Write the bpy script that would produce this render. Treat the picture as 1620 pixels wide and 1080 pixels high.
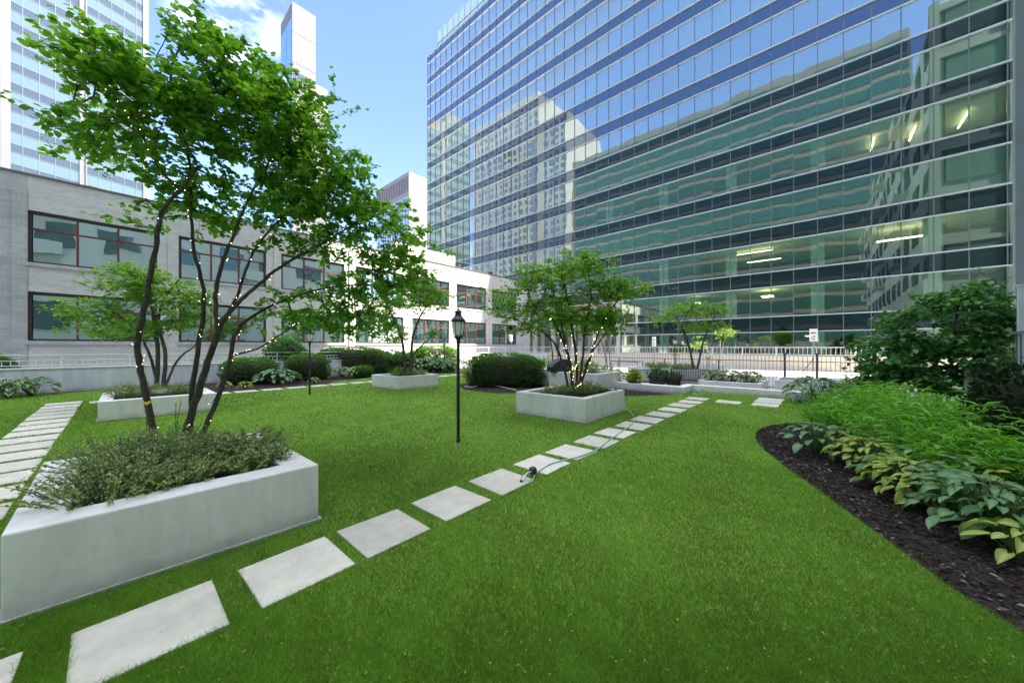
import bpy, math, random
import numpy as np
from mathutils import Vector, Matrix, Euler
random.seed(7); rng = np.random.default_rng(7)
PI = math.pi; R = math.radians
scene = bpy.context.scene
for o in list(bpy.data.objects): bpy.data.objects.remove(o)
COL = scene.collection

# ------------------------------------------------------------------ camera
F_PX, CX, CY, EYE = 551.0, 810.0, 548.0, 1.5
AZ = math.atan2(490, F_PX); CA, SA = math.cos(AZ), math.sin(AZ)
cam = bpy.data.objects.new('camera', bpy.data.cameras.new('camera')); COL.objects.link(cam)
cam.location = (0, 0, EYE); cam.rotation_euler = (R(90), 0, -(PI/2 - AZ))
cam.data.lens = F_PX/1620*36; cam.data.sensor_width = 36; cam.data.shift_y = 8/1620
cam.data.clip_start = 0.05; cam.data.clip_end = 3000
scene.camera = cam

# ------------------------------------------------------------------ world, sun, exposure
SUN_AZ = (0.351, -0.936); SUN_EL = 53.5
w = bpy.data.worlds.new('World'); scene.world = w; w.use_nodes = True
nt = w.node_tree; nt.nodes.clear()
def N(t, kind, **kw):
    n = t.nodes.new(kind)
    for k, v in kw.items(): setattr(n, k, v)
    return n
sky = N(nt, 'ShaderNodeTexSky', sky_type='NISHITA'); sky.sun_disc = False
sky.sun_elevation = R(SUN_EL); sky.sun_rotation = math.atan2(SUN_AZ[0], SUN_AZ[1])
sky.air_density = 1.0; sky.dust_density = 0.6; sky.ozone_density = 1.6
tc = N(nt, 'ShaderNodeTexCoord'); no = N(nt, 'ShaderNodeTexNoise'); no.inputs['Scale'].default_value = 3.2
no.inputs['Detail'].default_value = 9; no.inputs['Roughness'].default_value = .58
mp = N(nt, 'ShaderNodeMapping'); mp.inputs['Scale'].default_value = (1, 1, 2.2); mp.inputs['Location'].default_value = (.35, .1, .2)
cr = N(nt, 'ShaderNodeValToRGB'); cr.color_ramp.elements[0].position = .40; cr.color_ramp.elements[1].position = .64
mx = N(nt, 'ShaderNodeMix', data_type='RGBA'); L = nt.links.new
tint = N(nt, 'ShaderNodeMix', data_type='RGBA', blend_type='MULTIPLY'); tint.inputs[0].default_value = 1; tint.inputs[7].default_value = (.86, .80, 1.0, 1)
hs = N(nt, 'ShaderNodeHueSaturation'); hs.inputs['Saturation'].default_value = 1.06
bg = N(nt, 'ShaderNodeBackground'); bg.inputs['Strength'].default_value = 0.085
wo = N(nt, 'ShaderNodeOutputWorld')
L(tc.outputs['Generated'], mp.inputs[0]); L(mp.outputs[0], no.inputs['Vector']); L(no.outputs['Fac'], cr.inputs[0])
# small fair-weather cloud in view; denser bright cloud added overhead to lift garden shade
acc = None
for (cx_, cy_, cz_, lo, hi) in [(.20, 1.25, .95, .9945, .9996)]:
    v3 = Vector((cx_, cy_, cz_)).normalized(); dp = N(nt, 'ShaderNodeVectorMath', operation='DOT_PRODUCT'); dp.inputs[1].default_value = v3
    nn = N(nt, 'ShaderNodeVectorMath', operation='NORMALIZE'); L(tc.outputs['Generated'], nn.inputs[0]); L(nn.outputs[0], dp.inputs[0])
    mr = N(nt, 'ShaderNodeMapRange', interpolation_type='SMOOTHSTEP'); mr.inputs['From Min'].default_value = lo; mr.inputs['From Max'].default_value = hi; L(dp.outputs['Value'], mr.inputs[0])
    if acc is None: acc = mr.outputs[0]
    else:
        ad = N(nt, 'ShaderNodeMath', operation='MAXIMUM'); L(acc, ad.inputs[0]); L(mr.outputs[0], ad.inputs[1]); acc = ad.outputs[0]
c2 = N(nt, 'ShaderNodeValToRGB'); c2.color_ramp.elements[0].position = .49; c2.color_ramp.elements[1].position = .85; L(no.outputs['Fac'], c2.inputs[0])
vm_ = N(nt, 'ShaderNodeMath', operation='MULTIPLY'); L(acc, vm_.inputs[0]); L(c2.outputs[0], vm_.inputs[1]); view_cloud = vm_.outputs[0]
sz = N(nt, 'ShaderNodeSeparateXYZ'); L(nn.outputs[0], sz.inputs[0])
hi_ = N(nt, 'ShaderNodeMapRange', interpolation_type='SMOOTHSTEP'); hi_.inputs['From Min'].default_value = .745; hi_.inputs['From Max'].default_value = .88; L(sz.outputs['Z'], hi_.inputs[0])  # unseen overhead cloud, added to brighten the shaded garden
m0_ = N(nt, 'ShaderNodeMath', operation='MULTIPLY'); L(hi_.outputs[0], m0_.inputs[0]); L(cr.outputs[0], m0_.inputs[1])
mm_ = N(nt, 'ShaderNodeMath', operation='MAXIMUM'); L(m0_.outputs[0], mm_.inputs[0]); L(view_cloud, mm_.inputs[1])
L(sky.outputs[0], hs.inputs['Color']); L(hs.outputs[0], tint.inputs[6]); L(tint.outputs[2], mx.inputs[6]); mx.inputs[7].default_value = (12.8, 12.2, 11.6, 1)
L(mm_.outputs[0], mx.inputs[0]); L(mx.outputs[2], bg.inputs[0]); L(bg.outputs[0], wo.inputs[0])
sl = bpy.data.lights.new('sun', 'SUN'); sl.energy = 2.7; sl.angle = R(.5); sl.color = (1, .93, .82)
so = bpy.data.objects.new('sun', sl); COL.objects.link(so)
ce = math.cos(R(SUN_EL)); sd = Vector((SUN_AZ[0]*ce, SUN_AZ[1]*ce, math.sin(R(SUN_EL))))
so.rotation_euler = sd.to_track_quat('Z', 'Y').to_euler(); so.location = sd*60
vs = scene.view_settings; vs.view_transform = 'Standard'; vs.look = 'None'; vs.gamma = 1; vs.use_curve_mapping = False
vs.exposure = 2.75
scene.render.engine = 'CYCLES'
scene.cycles.max_bounces = 8; scene.cycles.transparent_max_bounces = 16; scene.cycles.diffuse_bounces = 4; scene.cycles.glossy_bounces = 4

# ------------------------------------------------------------------ helpers
def ray(x, y):
    t = (x-CX)/F_PX
    return Vector((CA+SA*t, SA-CA*t, (CY-y)/F_PX))
def W(x, y, d):                    # point seen at a photo position, d metres ahead
    r = ray(x, y); return Vector((r.x*d, r.y*d, EYE+r.z*d))
def G(x, y, z=0):                  # point on the level z
    r = ray(x, y); d = (z-EYE)/r.z; return (r.x*d, r.y*d)
def tag(o, label=None, cat=None, group=None, kind=None):
    if label: o['label'] = label
    if cat: o['category'] = cat
    if group: o['group'] = group
    if kind: o['kind'] = kind
    return o
def empty(name, loc=(0, 0, 0), label=None, cat=None, group=None, kind=None):
    o = bpy.data.objects.new(name, None); COL.objects.link(o); o.location = loc; o.empty_display_size = .1
    return tag(o, label, cat, group, kind)
def link(name, me, mat=None, parent=None, loc=None):
    o = bpy.data.objects.new(name, me); COL.objects.link(o)
    if mat is not None and len(me.materials) == 0: me.materials.append(mat)
    if parent is not None: o.parent = parent
    if loc is not None: o.location = loc
    return o
def np_mesh(name, V, FA, tint=None, smooth=False):
    """V (n,3), FA (m,k) uniform faces; tint per vertex"""
    V = np.asarray(V, dtype=np.float32); FA = np.asarray(FA, dtype=np.int32)
    me = bpy.data.meshes.new(name); k = FA.shape[1]
    me.vertices.add(len(V)); me.vertices.foreach_set('co', V.ravel())
    me.loops.add(FA.size); me.loops.foreach_set('vertex_index', FA.ravel())
    me.polygons.add(len(FA)); me.polygons.foreach_set('loop_start', np.arange(0, FA.size, k, dtype=np.int32))
    me.update(calc_edges=True)
    if smooth: me.polygons.foreach_set('use_smooth', np.ones(len(FA), dtype=bool))
    if tint is not None:
        a = me.attributes.new('tint', 'FLOAT', 'POINT'); a.data.foreach_set('value', np.asarray(tint, dtype=np.float32))
    return me
class MB:
    def __init__(s): s.v = []; s.f = []
    def add(s, vs, fs):
        n = len(s.v); s.v += [tuple(p) for p in vs]; s.f += [tuple(n+i for i in f) for f in fs]; return s
    def box(s, x0, y0, z0, x1, y1, z1):
        x0, x1 = min(x0, x1), max(x0, x1); y0, y1 = min(y0, y1), max(y0, y1); z0, z1 = min(z0, z1), max(z0, z1)
        return s.add([(x0,y0,z0),(x1,y0,z0),(x1,y1,z0),(x0,y1,z0),(x0,y0,z1),(x1,y0,z1),(x1,y1,z1),(x0,y1,z1)],
            [(0,3,2,1),(4,5,6,7),(0,1,5,4),(1,2,6,5),(2,3,7,6),(3,0,4,7)])
    def prism(s, poly, z0, z1):
        a = sum(poly[i][0]*poly[(i+1)%len(poly)][1]-poly[(i+1)%len(poly)][0]*poly[i][1] for i in range(len(poly)))
        if a < 0: poly = poly[::-1]
        n = len(poly)
        return s.add([(p[0],p[1],z0) for p in poly]+[(p[0],p[1],z1) for p in poly],
            [tuple(range(n))[::-1], tuple(range(n, 2*n))]+[(i,(i+1)%n,n+(i+1)%n,n+i) for i in range(n)])
    def tube(s, pts, rad, n=6, cap=True):
        pts = [Vector(p) for p in pts]
        if not hasattr(rad, '__len__'): rad = [rad]*len(pts)
        rings = []; up = Vector((0, 0, 1))
        for i, p in enumerate(pts):
            t = (pts[min(i+1, len(pts)-1)]-pts[max(i-1, 0)])
            if t.length < 1e-7: t = Vector((0, 0, 1))
            t.normalize()
            if i == 0:
                a = t.cross(up if abs(t.z) < .9 else Vector((1, 0, 0))).normalized()
            else:
                a = (a-t*a.dot(t))
                if a.length < 1e-6: a = t.orthogonal()
                a.normalize()
            b = t.cross(a)
            rings.append([p+(a*math.cos(2*PI*k/n)+b*math.sin(2*PI*k/n))*rad[i] for k in range(n)])
        fs = []
        for i in range(len(pts)-1):
            for k in range(n):
                fs.append((i*n+k, i*n+(k+1)%n, (i+1)*n+(k+1)%n, (i+1)*n+k))
        if cap: fs += [tuple(range(n))[::-1], tuple((len(pts)-1)*n+k for k in range(n))]
        return s.add([q for r in rings for q in r], fs)
    def lathe(s, prof, c=(0, 0, 0), n=16):
        vs = []; fs = []
        for r, z in prof:
            for k in range(n):
                a = 2*PI*k/n; vs.append((c[0]+r*math.cos(a), c[1]+r*math.sin(a), c[2]+z))
        for i in range(len(prof)-1):
            for k in range(n): fs.append((i*n+k, i*n+(k+1)%n, (i+1)*n+(k+1)%n, (i+1)*n+k))
        fs += [tuple(range(n))[::-1], tuple((len(prof)-1)*n+k for k in range(n))]
        return s.add(vs, fs)
    def mesh(s, name, off=(0, 0, 0), smooth=False):
        me = bpy.data.meshes.new(name)
        me.from_pydata([(v[0]-off[0], v[1]-off[1], v[2]-off[2]) for v in s.v], [], s.f); me.update()
        if smooth: me.polygons.foreach_set('use_smooth', [True]*len(me.polygons))
        return me
    def build(s, name, mat, parent=None, smooth=False, bevel=0, loc=None):
        off = parent.location if parent is not None and loc is None else (loc or (0, 0, 0))
        o = link(name, s.mesh(name, off, smooth), mat, parent)
        if loc is not None: o.location = loc
        if bevel:
            m = o.modifiers.new('bevel', 'BEVEL'); m.width = bevel; m.segments = 2; m.limit_method = 'ANGLE'
        return o

# ------------------------------------------------------------------ materials
def mat(name, col, rough=.7, col2=None, scale=3, bump=0, bscale=40, metal=0, spec=.5, detail=6, bdist=.01, coord='Object'):
    m = bpy.data.materials.new(name); m.use_nodes = True; t = m.node_tree; b = t.nodes['Principled BSDF']
    b.inputs['Base Color'].default_value = (*col, 1); b.inputs['Roughness'].default_value = rough
    b.inputs['Metallic'].default_value = metal; b.inputs['Specular IOR Level'].default_value = spec
    if col2 or bump:
        tc = N(t, 'ShaderNodeTexCoord')
    if col2:
        n = N(t, 'ShaderNodeTexNoise'); n.inputs['Scale'].default_value = scale; n.inputs['Detail'].default_value = detail; n.inputs['Roughness'].default_value = .65
        r = N(t, 'ShaderNodeValToRGB'); r.color_ramp.elements[0].position = .35; r.color_ramp.elements[1].position = .65
        r.color_ramp.elements[0].color = (*col, 1); r.color_ramp.elements[1].color = (*col2, 1)
        t.links.new(tc.outputs[coord], n.inputs['Vector']); t.links.new(n.outputs['Fac'], r.inputs[0]); t.links.new(r.outputs[0], b.inputs['Base Color'])
    if bump:
        n = N(t, 'ShaderNodeTexNoise'); n.inputs['Scale'].default_value = bscale; n.inputs['Detail'].default_value = 8
        bp = N(t, 'ShaderNodeBump'); bp.inputs['Strength'].default_value = bump; bp.inputs['Distance'].default_value = bdist
        t.links.new(tc.outputs[coord], n.inputs['Vector']); t.links.new(n.outputs['Fac'], bp.inputs['Height']); t.links.new(bp.outputs[0], b.inputs['Normal'])
    return m
def leafmat(name, stops, trans=.35, rough=.45, gloss=.35):
    """foliage: tint attribute picks among real leaf colours; diffuse + translucency + waxy shine"""
    m = bpy.data.materials.new(name); m.use_nodes = True; t = m.node_tree; t.nodes.clear()
    a = N(t, 'ShaderNodeAttribute', attribute_name='tint'); r = N(t, 'ShaderNodeValToRGB')
    el = r.color_ramp.elements
    while len(el) < len(stops): el.new(.5)
    for i, c in enumerate(stops): el[i].position = i/(len(stops)-1); el[i].color = (*c, 1)
    p = N(t, 'ShaderNodeBsdfPrincipled'); p.inputs['Roughness'].default_value = rough; p.inputs['Specular IOR Level'].default_value = gloss
    tr = N(t, 'ShaderNodeBsdfTranslucent'); mm = N(t, 'ShaderNodeMixShader'); mm.inputs[0].default_value = trans
    h = N(t, 'ShaderNodeHueSaturation'); h.inputs['Hue'].default_value = .485; h.inputs['Saturation'].default_value = 1.1; h.inputs['Value'].default_value = 1.5
    o = N(t, 'ShaderNodeOutputMaterial'); l = t.links.new
    l(a.outputs['Fac'], r.inputs[0]); l(r.outputs[0], p.inputs['Base Color']); l(r.outputs[0], h.inputs['Color']); l(h.outputs[0], tr.inputs[0])
    l(p.outputs[0], mm.inputs[1]); l(tr.outputs[0], mm.inputs[2]); l(mm.outputs[0], o.inputs[0])
    return m
def emat(name, col, st):
    m = bpy.data.materials.new(name); m.use_nodes = True; b = m.node_tree.nodes['Principled BSDF']
    b.inputs['Base Color'].default_value = (*col, 1); b.inputs['Emission Color'].default_value = (*col, 1); b.inputs['Emission Strength'].default_value = st
    return m
def glassmat(name, tint, refl, see=None, rough=0.0, wave=0.0, wscale=.35, body=None, rise=.75):
    """window glass: mirror share `refl` (+fresnel), the rest clear tinted (see) or coated opaque (body)"""
    m = bpy.data.materials.new(name); m.use_nodes = True; t = m.node_tree; t.nodes.clear(); l = t.links.new
    g = N(t, 'ShaderNodeBsdfGlossy'); g.inputs['Color'].default_value = (*tint, 1); g.inputs['Roughness'].default_value = rough
    if see: q = N(t, 'ShaderNodeBsdfTransparent'); q.inputs[0].default_value = (*see, 1)
    else: q = N(t, 'ShaderNodeBsdfDiffuse'); q.inputs[0].default_value = (*body, 1)
    fr = N(t, 'ShaderNodeLayerWeight'); fr.inputs[0].default_value = .5
    ma = N(t, 'ShaderNodeMapRange'); ma.inputs['From Min'].default_value = 0; ma.inputs['From Max'].default_value = 1
    ma.inputs['To Min'].default_value = refl; ma.inputs['To Max'].default_value = min(1, refl+rise)
    mm = N(t, 'ShaderNodeMixShader'); o = N(t, 'ShaderNodeOutputMaterial')
    if wave:
        tc = N(t, 'ShaderNodeNewGeometry'); n = N(t, 'ShaderNodeTexNoise'); n.inputs['Scale'].default_value = wscale; n.inputs['Detail'].default_value = 1.5
        bp = N(t, 'ShaderNodeBump'); bp.inputs['Strength'].default_value = 1; bp.inputs['Distance'].default_value = wave
        l(tc.outputs['Position'], n.inputs['Vector']); l(n.outputs['Fac'], bp.inputs['Height']); l(bp.outputs[0], g.inputs['Normal'])
    l(fr.outputs['Facing'], ma.inputs[0]); l(ma.outputs[0], mm.inputs[0]); l(q.outputs[0], mm.inputs[1]); l(g.outputs[0], mm.inputs[2]); l(mm.outputs[0], o.inputs[0])
    return m
def paintmat(name, col, stain, brick=None):
    """painted masonry with streaky wear, optional brick relief"""
    m = bpy.data.materials.new(name); m.use_nodes = True; t = m.node_tree; b = t.nodes['Principled BSDF']; l = t.links.new
    b.inputs['Roughness'].default_value = .75
    tc = N(t, 'ShaderNodeTexCoord'); mp = N(t, 'ShaderNodeMapping'); l(tc.outputs['Object'], mp.inputs[0])
    n = N(t, 'ShaderNodeTexNoise'); n.inputs['Scale'].default_value = 1; n.inputs['Detail'].default_value = 9; n.inputs['Roughness'].default_value = .7
    mp.inputs['Scale'].default_value = (.5, .5, 2.2) if brick else (5, 5, .9)
    l(mp.outputs[0], n.inputs['Vector'])
    r = N(t, 'ShaderNodeValToRGB'); e = r.color_ramp.elements; e[0].position = .38; e[1].position = .62; e[0].color = (*stain, 1); e[1].color = (*col, 1)
    l(n.outputs['Fac'], r.inputs[0])
    n2 = N(t, 'ShaderNodeTexNoise'); n2.inputs['Scale'].default_value = 14; n2.inputs['Detail'].default_value = 8; l(tc.outputs['Object'], n2.inputs['Vector'])
    r2 = N(t, 'ShaderNodeValToRGB'); e = r2.color_ramp.elements; e[0].position = .25; e[1].position = .42; e[0].color = (.55, .52, .5, 1); e[1].color = (1, 1, 1, 1)
    l(n2.outputs['Fac'], r2.inputs[0])
    mu = N(t, 'ShaderNodeMix', data_type='RGBA', blend_type='MULTIPLY'); mu.inputs[0].default_value = .6 if brick else .18; l(r.outputs[0], mu.inputs[6]); l(r2.outputs[0], mu.inputs[7]); out = mu.outputs[2]
    if not brick:      # soil splashed up the lowest hand's breadth
        sx = N(t, 'ShaderNodeSeparateXYZ'); l(tc.outputs['Object'], sx.inputs[0])
        n3 = N(t, 'ShaderNodeTexNoise'); n3.inputs['Scale'].default_value = 3.5; n3.inputs['Detail'].default_value = 7; l(tc.outputs['Object'], n3.inputs['Vector'])
        m1 = N(t, 'ShaderNodeMath', operation='MULTIPLY_ADD'); m1.inputs[1].default_value = .22; l(n3.outputs['Fac'], m1.inputs[0]); l(sx.outputs['Z'], m1.inputs[2])
        m3 = N(t, 'ShaderNodeMapRange'); m3.inputs['From Min'].default_value = .225; m3.inputs['From Max'].default_value = .10; l(m1.outputs[0], m3.inputs[0])
        md = N(t, 'ShaderNodeMix', data_type='RGBA'); md.inputs[7].default_value = (.46, .40, .36, 1); m4 = N(t, 'ShaderNodeMath', operation='MULTIPLY'); m4.inputs[1].default_value = .85
        l(m3.outputs[0], m4.inputs[0]); l(m4.outputs[0], md.inputs[0]); l(out, md.inputs[6]); out = md.outputs[2]
    bp = N(t, 'ShaderNodeBump'); bp.inputs['Strength'].default_value = .5; bp.inputs['Distance'].default_value = .006
    if brick:
        mb = N(t, 'ShaderNodeMapping'); mb.inputs['Rotation'].default_value = brick; l(tc.outputs['Object'], mb.inputs[0])
        bt = N(t, 'ShaderNodeTexBrick'); bt.inputs['Scale'].default_value = 1; bt.inputs['Brick Width'].default_value = .22; bt.inputs['Row Height'].default_value = .075
        bt.inputs['Mortar Size'].default_value = .008; bt.inputs['Color1'].default_value = (.82, .82, .82, 1); bt.inputs['Color2'].default_value = (1, 1, 1, 1); bt.inputs['Mortar'].default_value = (.62, .62, .62, 1)
        l(mb.outputs[0], bt.inputs['Vector'])
        m2 = N(t, 'ShaderNodeMix', data_type='RGBA', blend_type='MULTIPLY'); m2.inputs[0].default_value = .7; l(out, m2.inputs[6]); l(bt.outputs['Color'], m2.inputs[7]); out = m2.outputs[2]
        l(bt.outputs['Fac'], bp.inputs['Height']); bp.invert = True
    else:
        l(n2.outputs['Fac'], bp.inputs['Height'])
    l(out, b.inputs['Base Color']); l(bp.outputs[0], b.inputs['Normal'])
    return m

M = {}
M['lawn'] = mat('lawn_soil', (.13, .24, .02), .95, (.17, .30, .03), 1.2, .6, 60)
M['mulch'] = mat('mulch_base', (.018, .013, .010), .95, (.035, .026, .02), 20, 1, 50, bdist=.03)
M['soil'] = mat('planter_soil', (.022, .015, .010), .95, (.045, .032, .022), 25, 1, 40, bdist=.03)
M['slab'] = mat('paver_concrete', (.71, .685, .56), .85, (.57, .55, .44), 6, .7, 90, bdist=.006, detail=12)
M['planter'] = paintmat('white_planter_paint', (.88, .86, .79), (.76, .74, .68))
M['planter_foot'] = mat('planter_footing', (.6, .58, .54), .9, (.42, .4, .37), 8, .5, 50)
M['wallpaint'] = paintmat('white_wall_paint', (.78, .79, .78), (.62, .64, .63))
M['brick'] = paintmat('grey_painted_brick', (.52, .54, .485), (.37, .395, .36), brick=(R(90), 0, 0))
M['brick_white'] = paintmat('pale_painted_brick', (.70, .67, .61), (.58, .56, .51), brick=(R(90), 0, 0))
M['brick_mid'] = paintmat('mid_painted_brick', (.65, .66, .57), (.53, .545, .48), brick=(R(90), 0, 0))  # tone between the grey and the pale brick
M['stone_sill'] = mat('sill_stone', (.5, .5, .48), .8, (.36, .36, .35), 4)
M['coping'] = mat('coping_metal', (.10, .085, .08), .5, (.16, .13, .12), 3)
M['redframe'] = mat('red_window_frame', (.17, .035, .032), .5, (.13, .035, .03), 4)
M['darkframe'] = mat('dark_window_frame', (.05, .035, .032), .5)
M['alu'] = mat('aluminium', (.62, .68, .68), .35, metal=.3)
M['alu_dark'] = mat('aluminium_grey', (.17, .21, .21), .4, metal=.3)
M['whitemetal'] = mat('white_railing_paint', (.74, .76, .74), .5)
M['fence'] = mat('grey_iron', (.16, .15, .16), .5, metal=.2)
M['black'] = mat('black_painted_metal', (.012, .011, .012), .38, (.02, .018, .018), 12)
M['blackplastic'] = mat('black_cover_cloth', (.02, .02, .024), .55, (.04, .04, .045), 6, .8, 9, bdist=.03)
M['frost'] = mat('frosted_lamp_glass', (.92, .92, .92), .5)
M['concrete'] = mat('patio_concrete', (.55, .53, .50), .9, (.46, .44, .42), 2, .3, 30)
M['tan'] = mat('tan_render', (.84, .76, .60), .85, (.78, .70, .56), 1.5, .3, 20)
M['bark'] = mat('dark_bark', (.050, .038, .028), .9, (.105, .082, .062), 18, 1, 45, bdist=.01)
M['bark_pale'] = mat('pale_bark', (.42, .36, .30), .85, (.25, .21, .17), 12, .5, 30)
M['bark_mid'] = mat('grey_brown_bark', (.075, .058, .045), .9, (.14, .115, .09), 18, .8, 45)
M['int_ceiling'] = mat('office_ceiling', (.72, .74, .58), .8)
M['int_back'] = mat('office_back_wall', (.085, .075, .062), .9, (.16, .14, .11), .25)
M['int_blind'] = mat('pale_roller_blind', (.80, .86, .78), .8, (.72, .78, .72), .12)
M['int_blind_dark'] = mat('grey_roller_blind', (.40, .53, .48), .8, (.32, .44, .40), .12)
M['int_col'] = mat('office_column', (.90, .92, .86), .7)
M['lightbar'] = emat('light_bar', (1, .82, .5), 1.2)
M['bulb'] = emat('fairy_bulb', (1, .72, .36), 3)
M['spandrel'] = glassmat('spandrel_glass', (.56, .68, .76), .11, body=(.012, .022, .021), wave=.007)
M['vision'] = glassmat('vision_glass', (.93, .97, .90), .21, see=(.78, .92, .83), wave=.008, rise=.9)
M['crownglass'] = glassmat('roof_screen_glass', (.8, .95, .9), .06, rise=.3, body=(.62, .80, .70))
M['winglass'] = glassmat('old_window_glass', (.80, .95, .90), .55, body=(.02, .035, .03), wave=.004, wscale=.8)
M['teal_glass'] = glassmat('teal_glass', (.8, .95, .95), .35, body=(.16, .30, .29))
M['hose'] = mat('pale_green_hose', (.32, .55, .50), .4)
M['hosecream'] = mat('cream_hose', (.65, .66, .58), .4)
M['navy'] = mat('navy_plastic', (.02, .022, .06), .4)
M['yellow'] = leafmat('yellow_petal', [(.8, .58, .02), (.8, .68, .05)], .3)
M['whitepetal'] = leafmat('white_petal', [(.75, .76, .68), (.8, .8, .75)], .3)
# leaf palettes (albedo)
M['leaf_main'] = leafmat('redbud_leaf', [(0.068, 0.16, 0.03), (0.116, 0.283, 0.039), (0.176, 0.42, 0.052), (0.339, 0.619, 0.085)], .52)
M['leaf_maple'] = leafmat('maple_leaf', [(0.059, 0.153, 0.023), (0.12, 0.286, 0.035), (0.199, 0.421, 0.052), (0.319, 0.554, 0.079)], .42)
M['leaf_yew'] = leafmat('yew_needle', [(0.024, 0.064, 0.017), (0.049, 0.137, 0.022), (0.113, 0.322, 0.026), (0.185, 0.471, 0.039)], .12, .6, .2)
M['leaf_yewdark'] = leafmat('dark_yew_needle', [(.010, .026, .010), (.02, .05, .016), (.035, .085, .02)], .1, .6, .2)
M['leaf_dark'] = leafmat('viburnum_leaf', [(0.037, 0.11, 0.033), (0.074, 0.207, 0.049), (0.124, 0.345, 0.069), (0.235, 0.524, 0.11)], .25)
M['leaf_herb'] = leafmat('herb_leaf', [(0.107, 0.179, 0.05), (0.198, 0.298, 0.079), (0.336, 0.43, 0.14), (0.731, 0.692, 0.379)], .3)
M['leaf_grass'] = leafmat('lance_leaf', [(0.051, 0.162, 0.02), (0.093, 0.281, 0.027), (0.145, 0.408, 0.037), (0.221, 0.527, 0.068)], .4)
M['leaf_sun'] = leafmat('sunny_leaf', [(0.072, 0.165, 0.018), (0.15, 0.27, 0.03), (0.24, 0.375, 0.06)], .4)
M['turf'] = leafmat('grass_blade', [(0.095, 0.208, 0.025), (0.146, 0.316, 0.035), (0.203, 0.414, 0.049), (0.305, 0.463, 0.104)], .4, .5, .3)
M['chip'] = leafmat('mulch_chip', [(0.016, 0.012, 0.009), (0.036, 0.026, 0.019), (0.072, 0.055, 0.044), (0.26, 0.221, 0.195)], 0, .9, .2)
M['hosta_blue'] = leafmat('blue_hosta_leaf', [(0.077, 0.178, 0.064), (0.122, 0.254, 0.099), (0.179, 0.323, 0.127)], .2, .45, .4)
M['hosta_gold'] = leafmat('gold_hosta_leaf', [(0.161, 0.265, 0.04), (0.276, 0.38, 0.057), (0.46, 0.529, 0.149)], .3, .45, .4)
M['hosta_green'] = leafmat('green_hosta_leaf', [(0.06, 0.158, 0.045), (0.098, 0.225, 0.063), (0.165, 0.3, 0.105)], .25, .45, .4)
M['hosta_cream'] = leafmat('variegated_hosta_leaf', [(0.054, 0.138, 0.042), (0.192, 0.324, 0.108), (0.54, 0.576, 0.36)], .25, .45, .4)

# ------------------------------------------------------------------ leaf and scatter tools
def oval(n=3, wid=.42, fold=.12, curl=.1, heart=.0):
    """leaf along +Y, length 1, normal +Z"""
    v = [(0, 0, 0)]; f = []
    for i in range(1, n+1):
        t = i/(n+1); wv = wid*math.sin(PI*t**(.75))**.9; z = -curl*t*t
        v += [(-wv, t-heart*(1-t)*.3, z+fold*wv), (0, t, z), (wv, t-heart*(1-t)*.3, z+fold*wv)]
    v.append((0, 1, -curl))
    f += [(0, 2, 1, 1), (0, 3, 2, 2)]
    f = [(0, 2, 1), (0, 3, 2)]
    for i in range(n-1):
        a = 1+3*i; b = a+3
        f += [(a, a+1, b+1), (a, b+1, b), (a+1, a+2, b+2), (a+1, b+2, b+1)]
    a = 1+3*(n-1); e = len(v)-1
    f += [(a, a+1, e), (a+1, a+2, e)]
    return np.array(v, float), np.array(f)
OV1 = oval(1, .38, .15, .12); OV2 = oval(2, .40, .15, .15)
DIA = (np.array([(0, 0, 0), (-.3, .5, .05), (.3, .5, .05), (0, 1, -.08)], float), np.array([(0, 2, 1), (1, 2, 3)]))
LAN = (np.array([(0, 0, 0), (-.07, .45, .12), (.07, .45, .12), (0, 1, -.12)], float), np.array([(0, 2, 1), (1, 2, 3)]))
MAP = (np.array([(0, 0, 0), (-.34, .3, .05), (-.12, .42, .0), (-.3, .75, -.02), (0, 1, -.1), (.3, .75, -.02), (.12, .42, 0), (.34, .3, .05)], float),
       np.array([(0, 2, 1), (0, 6, 2), (0, 7, 6), (2, 4, 3), (2, 6, 4), (6, 5, 4)]))
def frames(dirs, ups):
    """rotation matrices whose Y is dirs and Z near ups"""
    y = dirs/np.maximum(np.linalg.norm(dirs, axis=1, keepdims=True), 1e-6)
    x = np.cross(y, ups); n = np.linalg.norm(x, axis=1, keepdims=True); x = np.where(n < 1e-4, np.array([[1., 0, 0]]), x/np.maximum(n, 1e-6))
    z = np.cross(x, y)
    return np.stack([x, y, z], axis=2)
def scatter(tpl, pos, Rm, scl, tint):
    tv, tf = tpl; n = len(pos); k = len(tv)
    V = np.einsum('nij,kj->nki', Rm, tv)*np.asarray(scl).reshape(n, 1, 1) + pos[:, None, :]
    FA = tf[None]+(np.arange(n)*k)[:, None, None]
    return V.reshape(-1, 3), FA.reshape(-1, tf.shape[1]), np.repeat(tint, k)
def rdir(n, zlo=-1, zhi=1):
    z = rng.uniform(zlo, zhi, n); a = rng.uniform(0, 2*PI, n); r = np.sqrt(np.maximum(0, 1-z*z))
    return np.stack([r*np.cos(a), r*np.sin(a), z], 1)
def foliage(name, tpl, pos, dirs, ups, scl, tint, m, parent=None, stuff=False):
    off = np.array(parent.location) if parent is not None else 0
    V, FA, T = scatter(tpl, pos-off, frames(dirs, ups), scl, tint)
    o = link(name, np_mesh(name, V, FA, T), m, parent)
    if stuff: o['kind'] = 'stuff'
    return o

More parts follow.
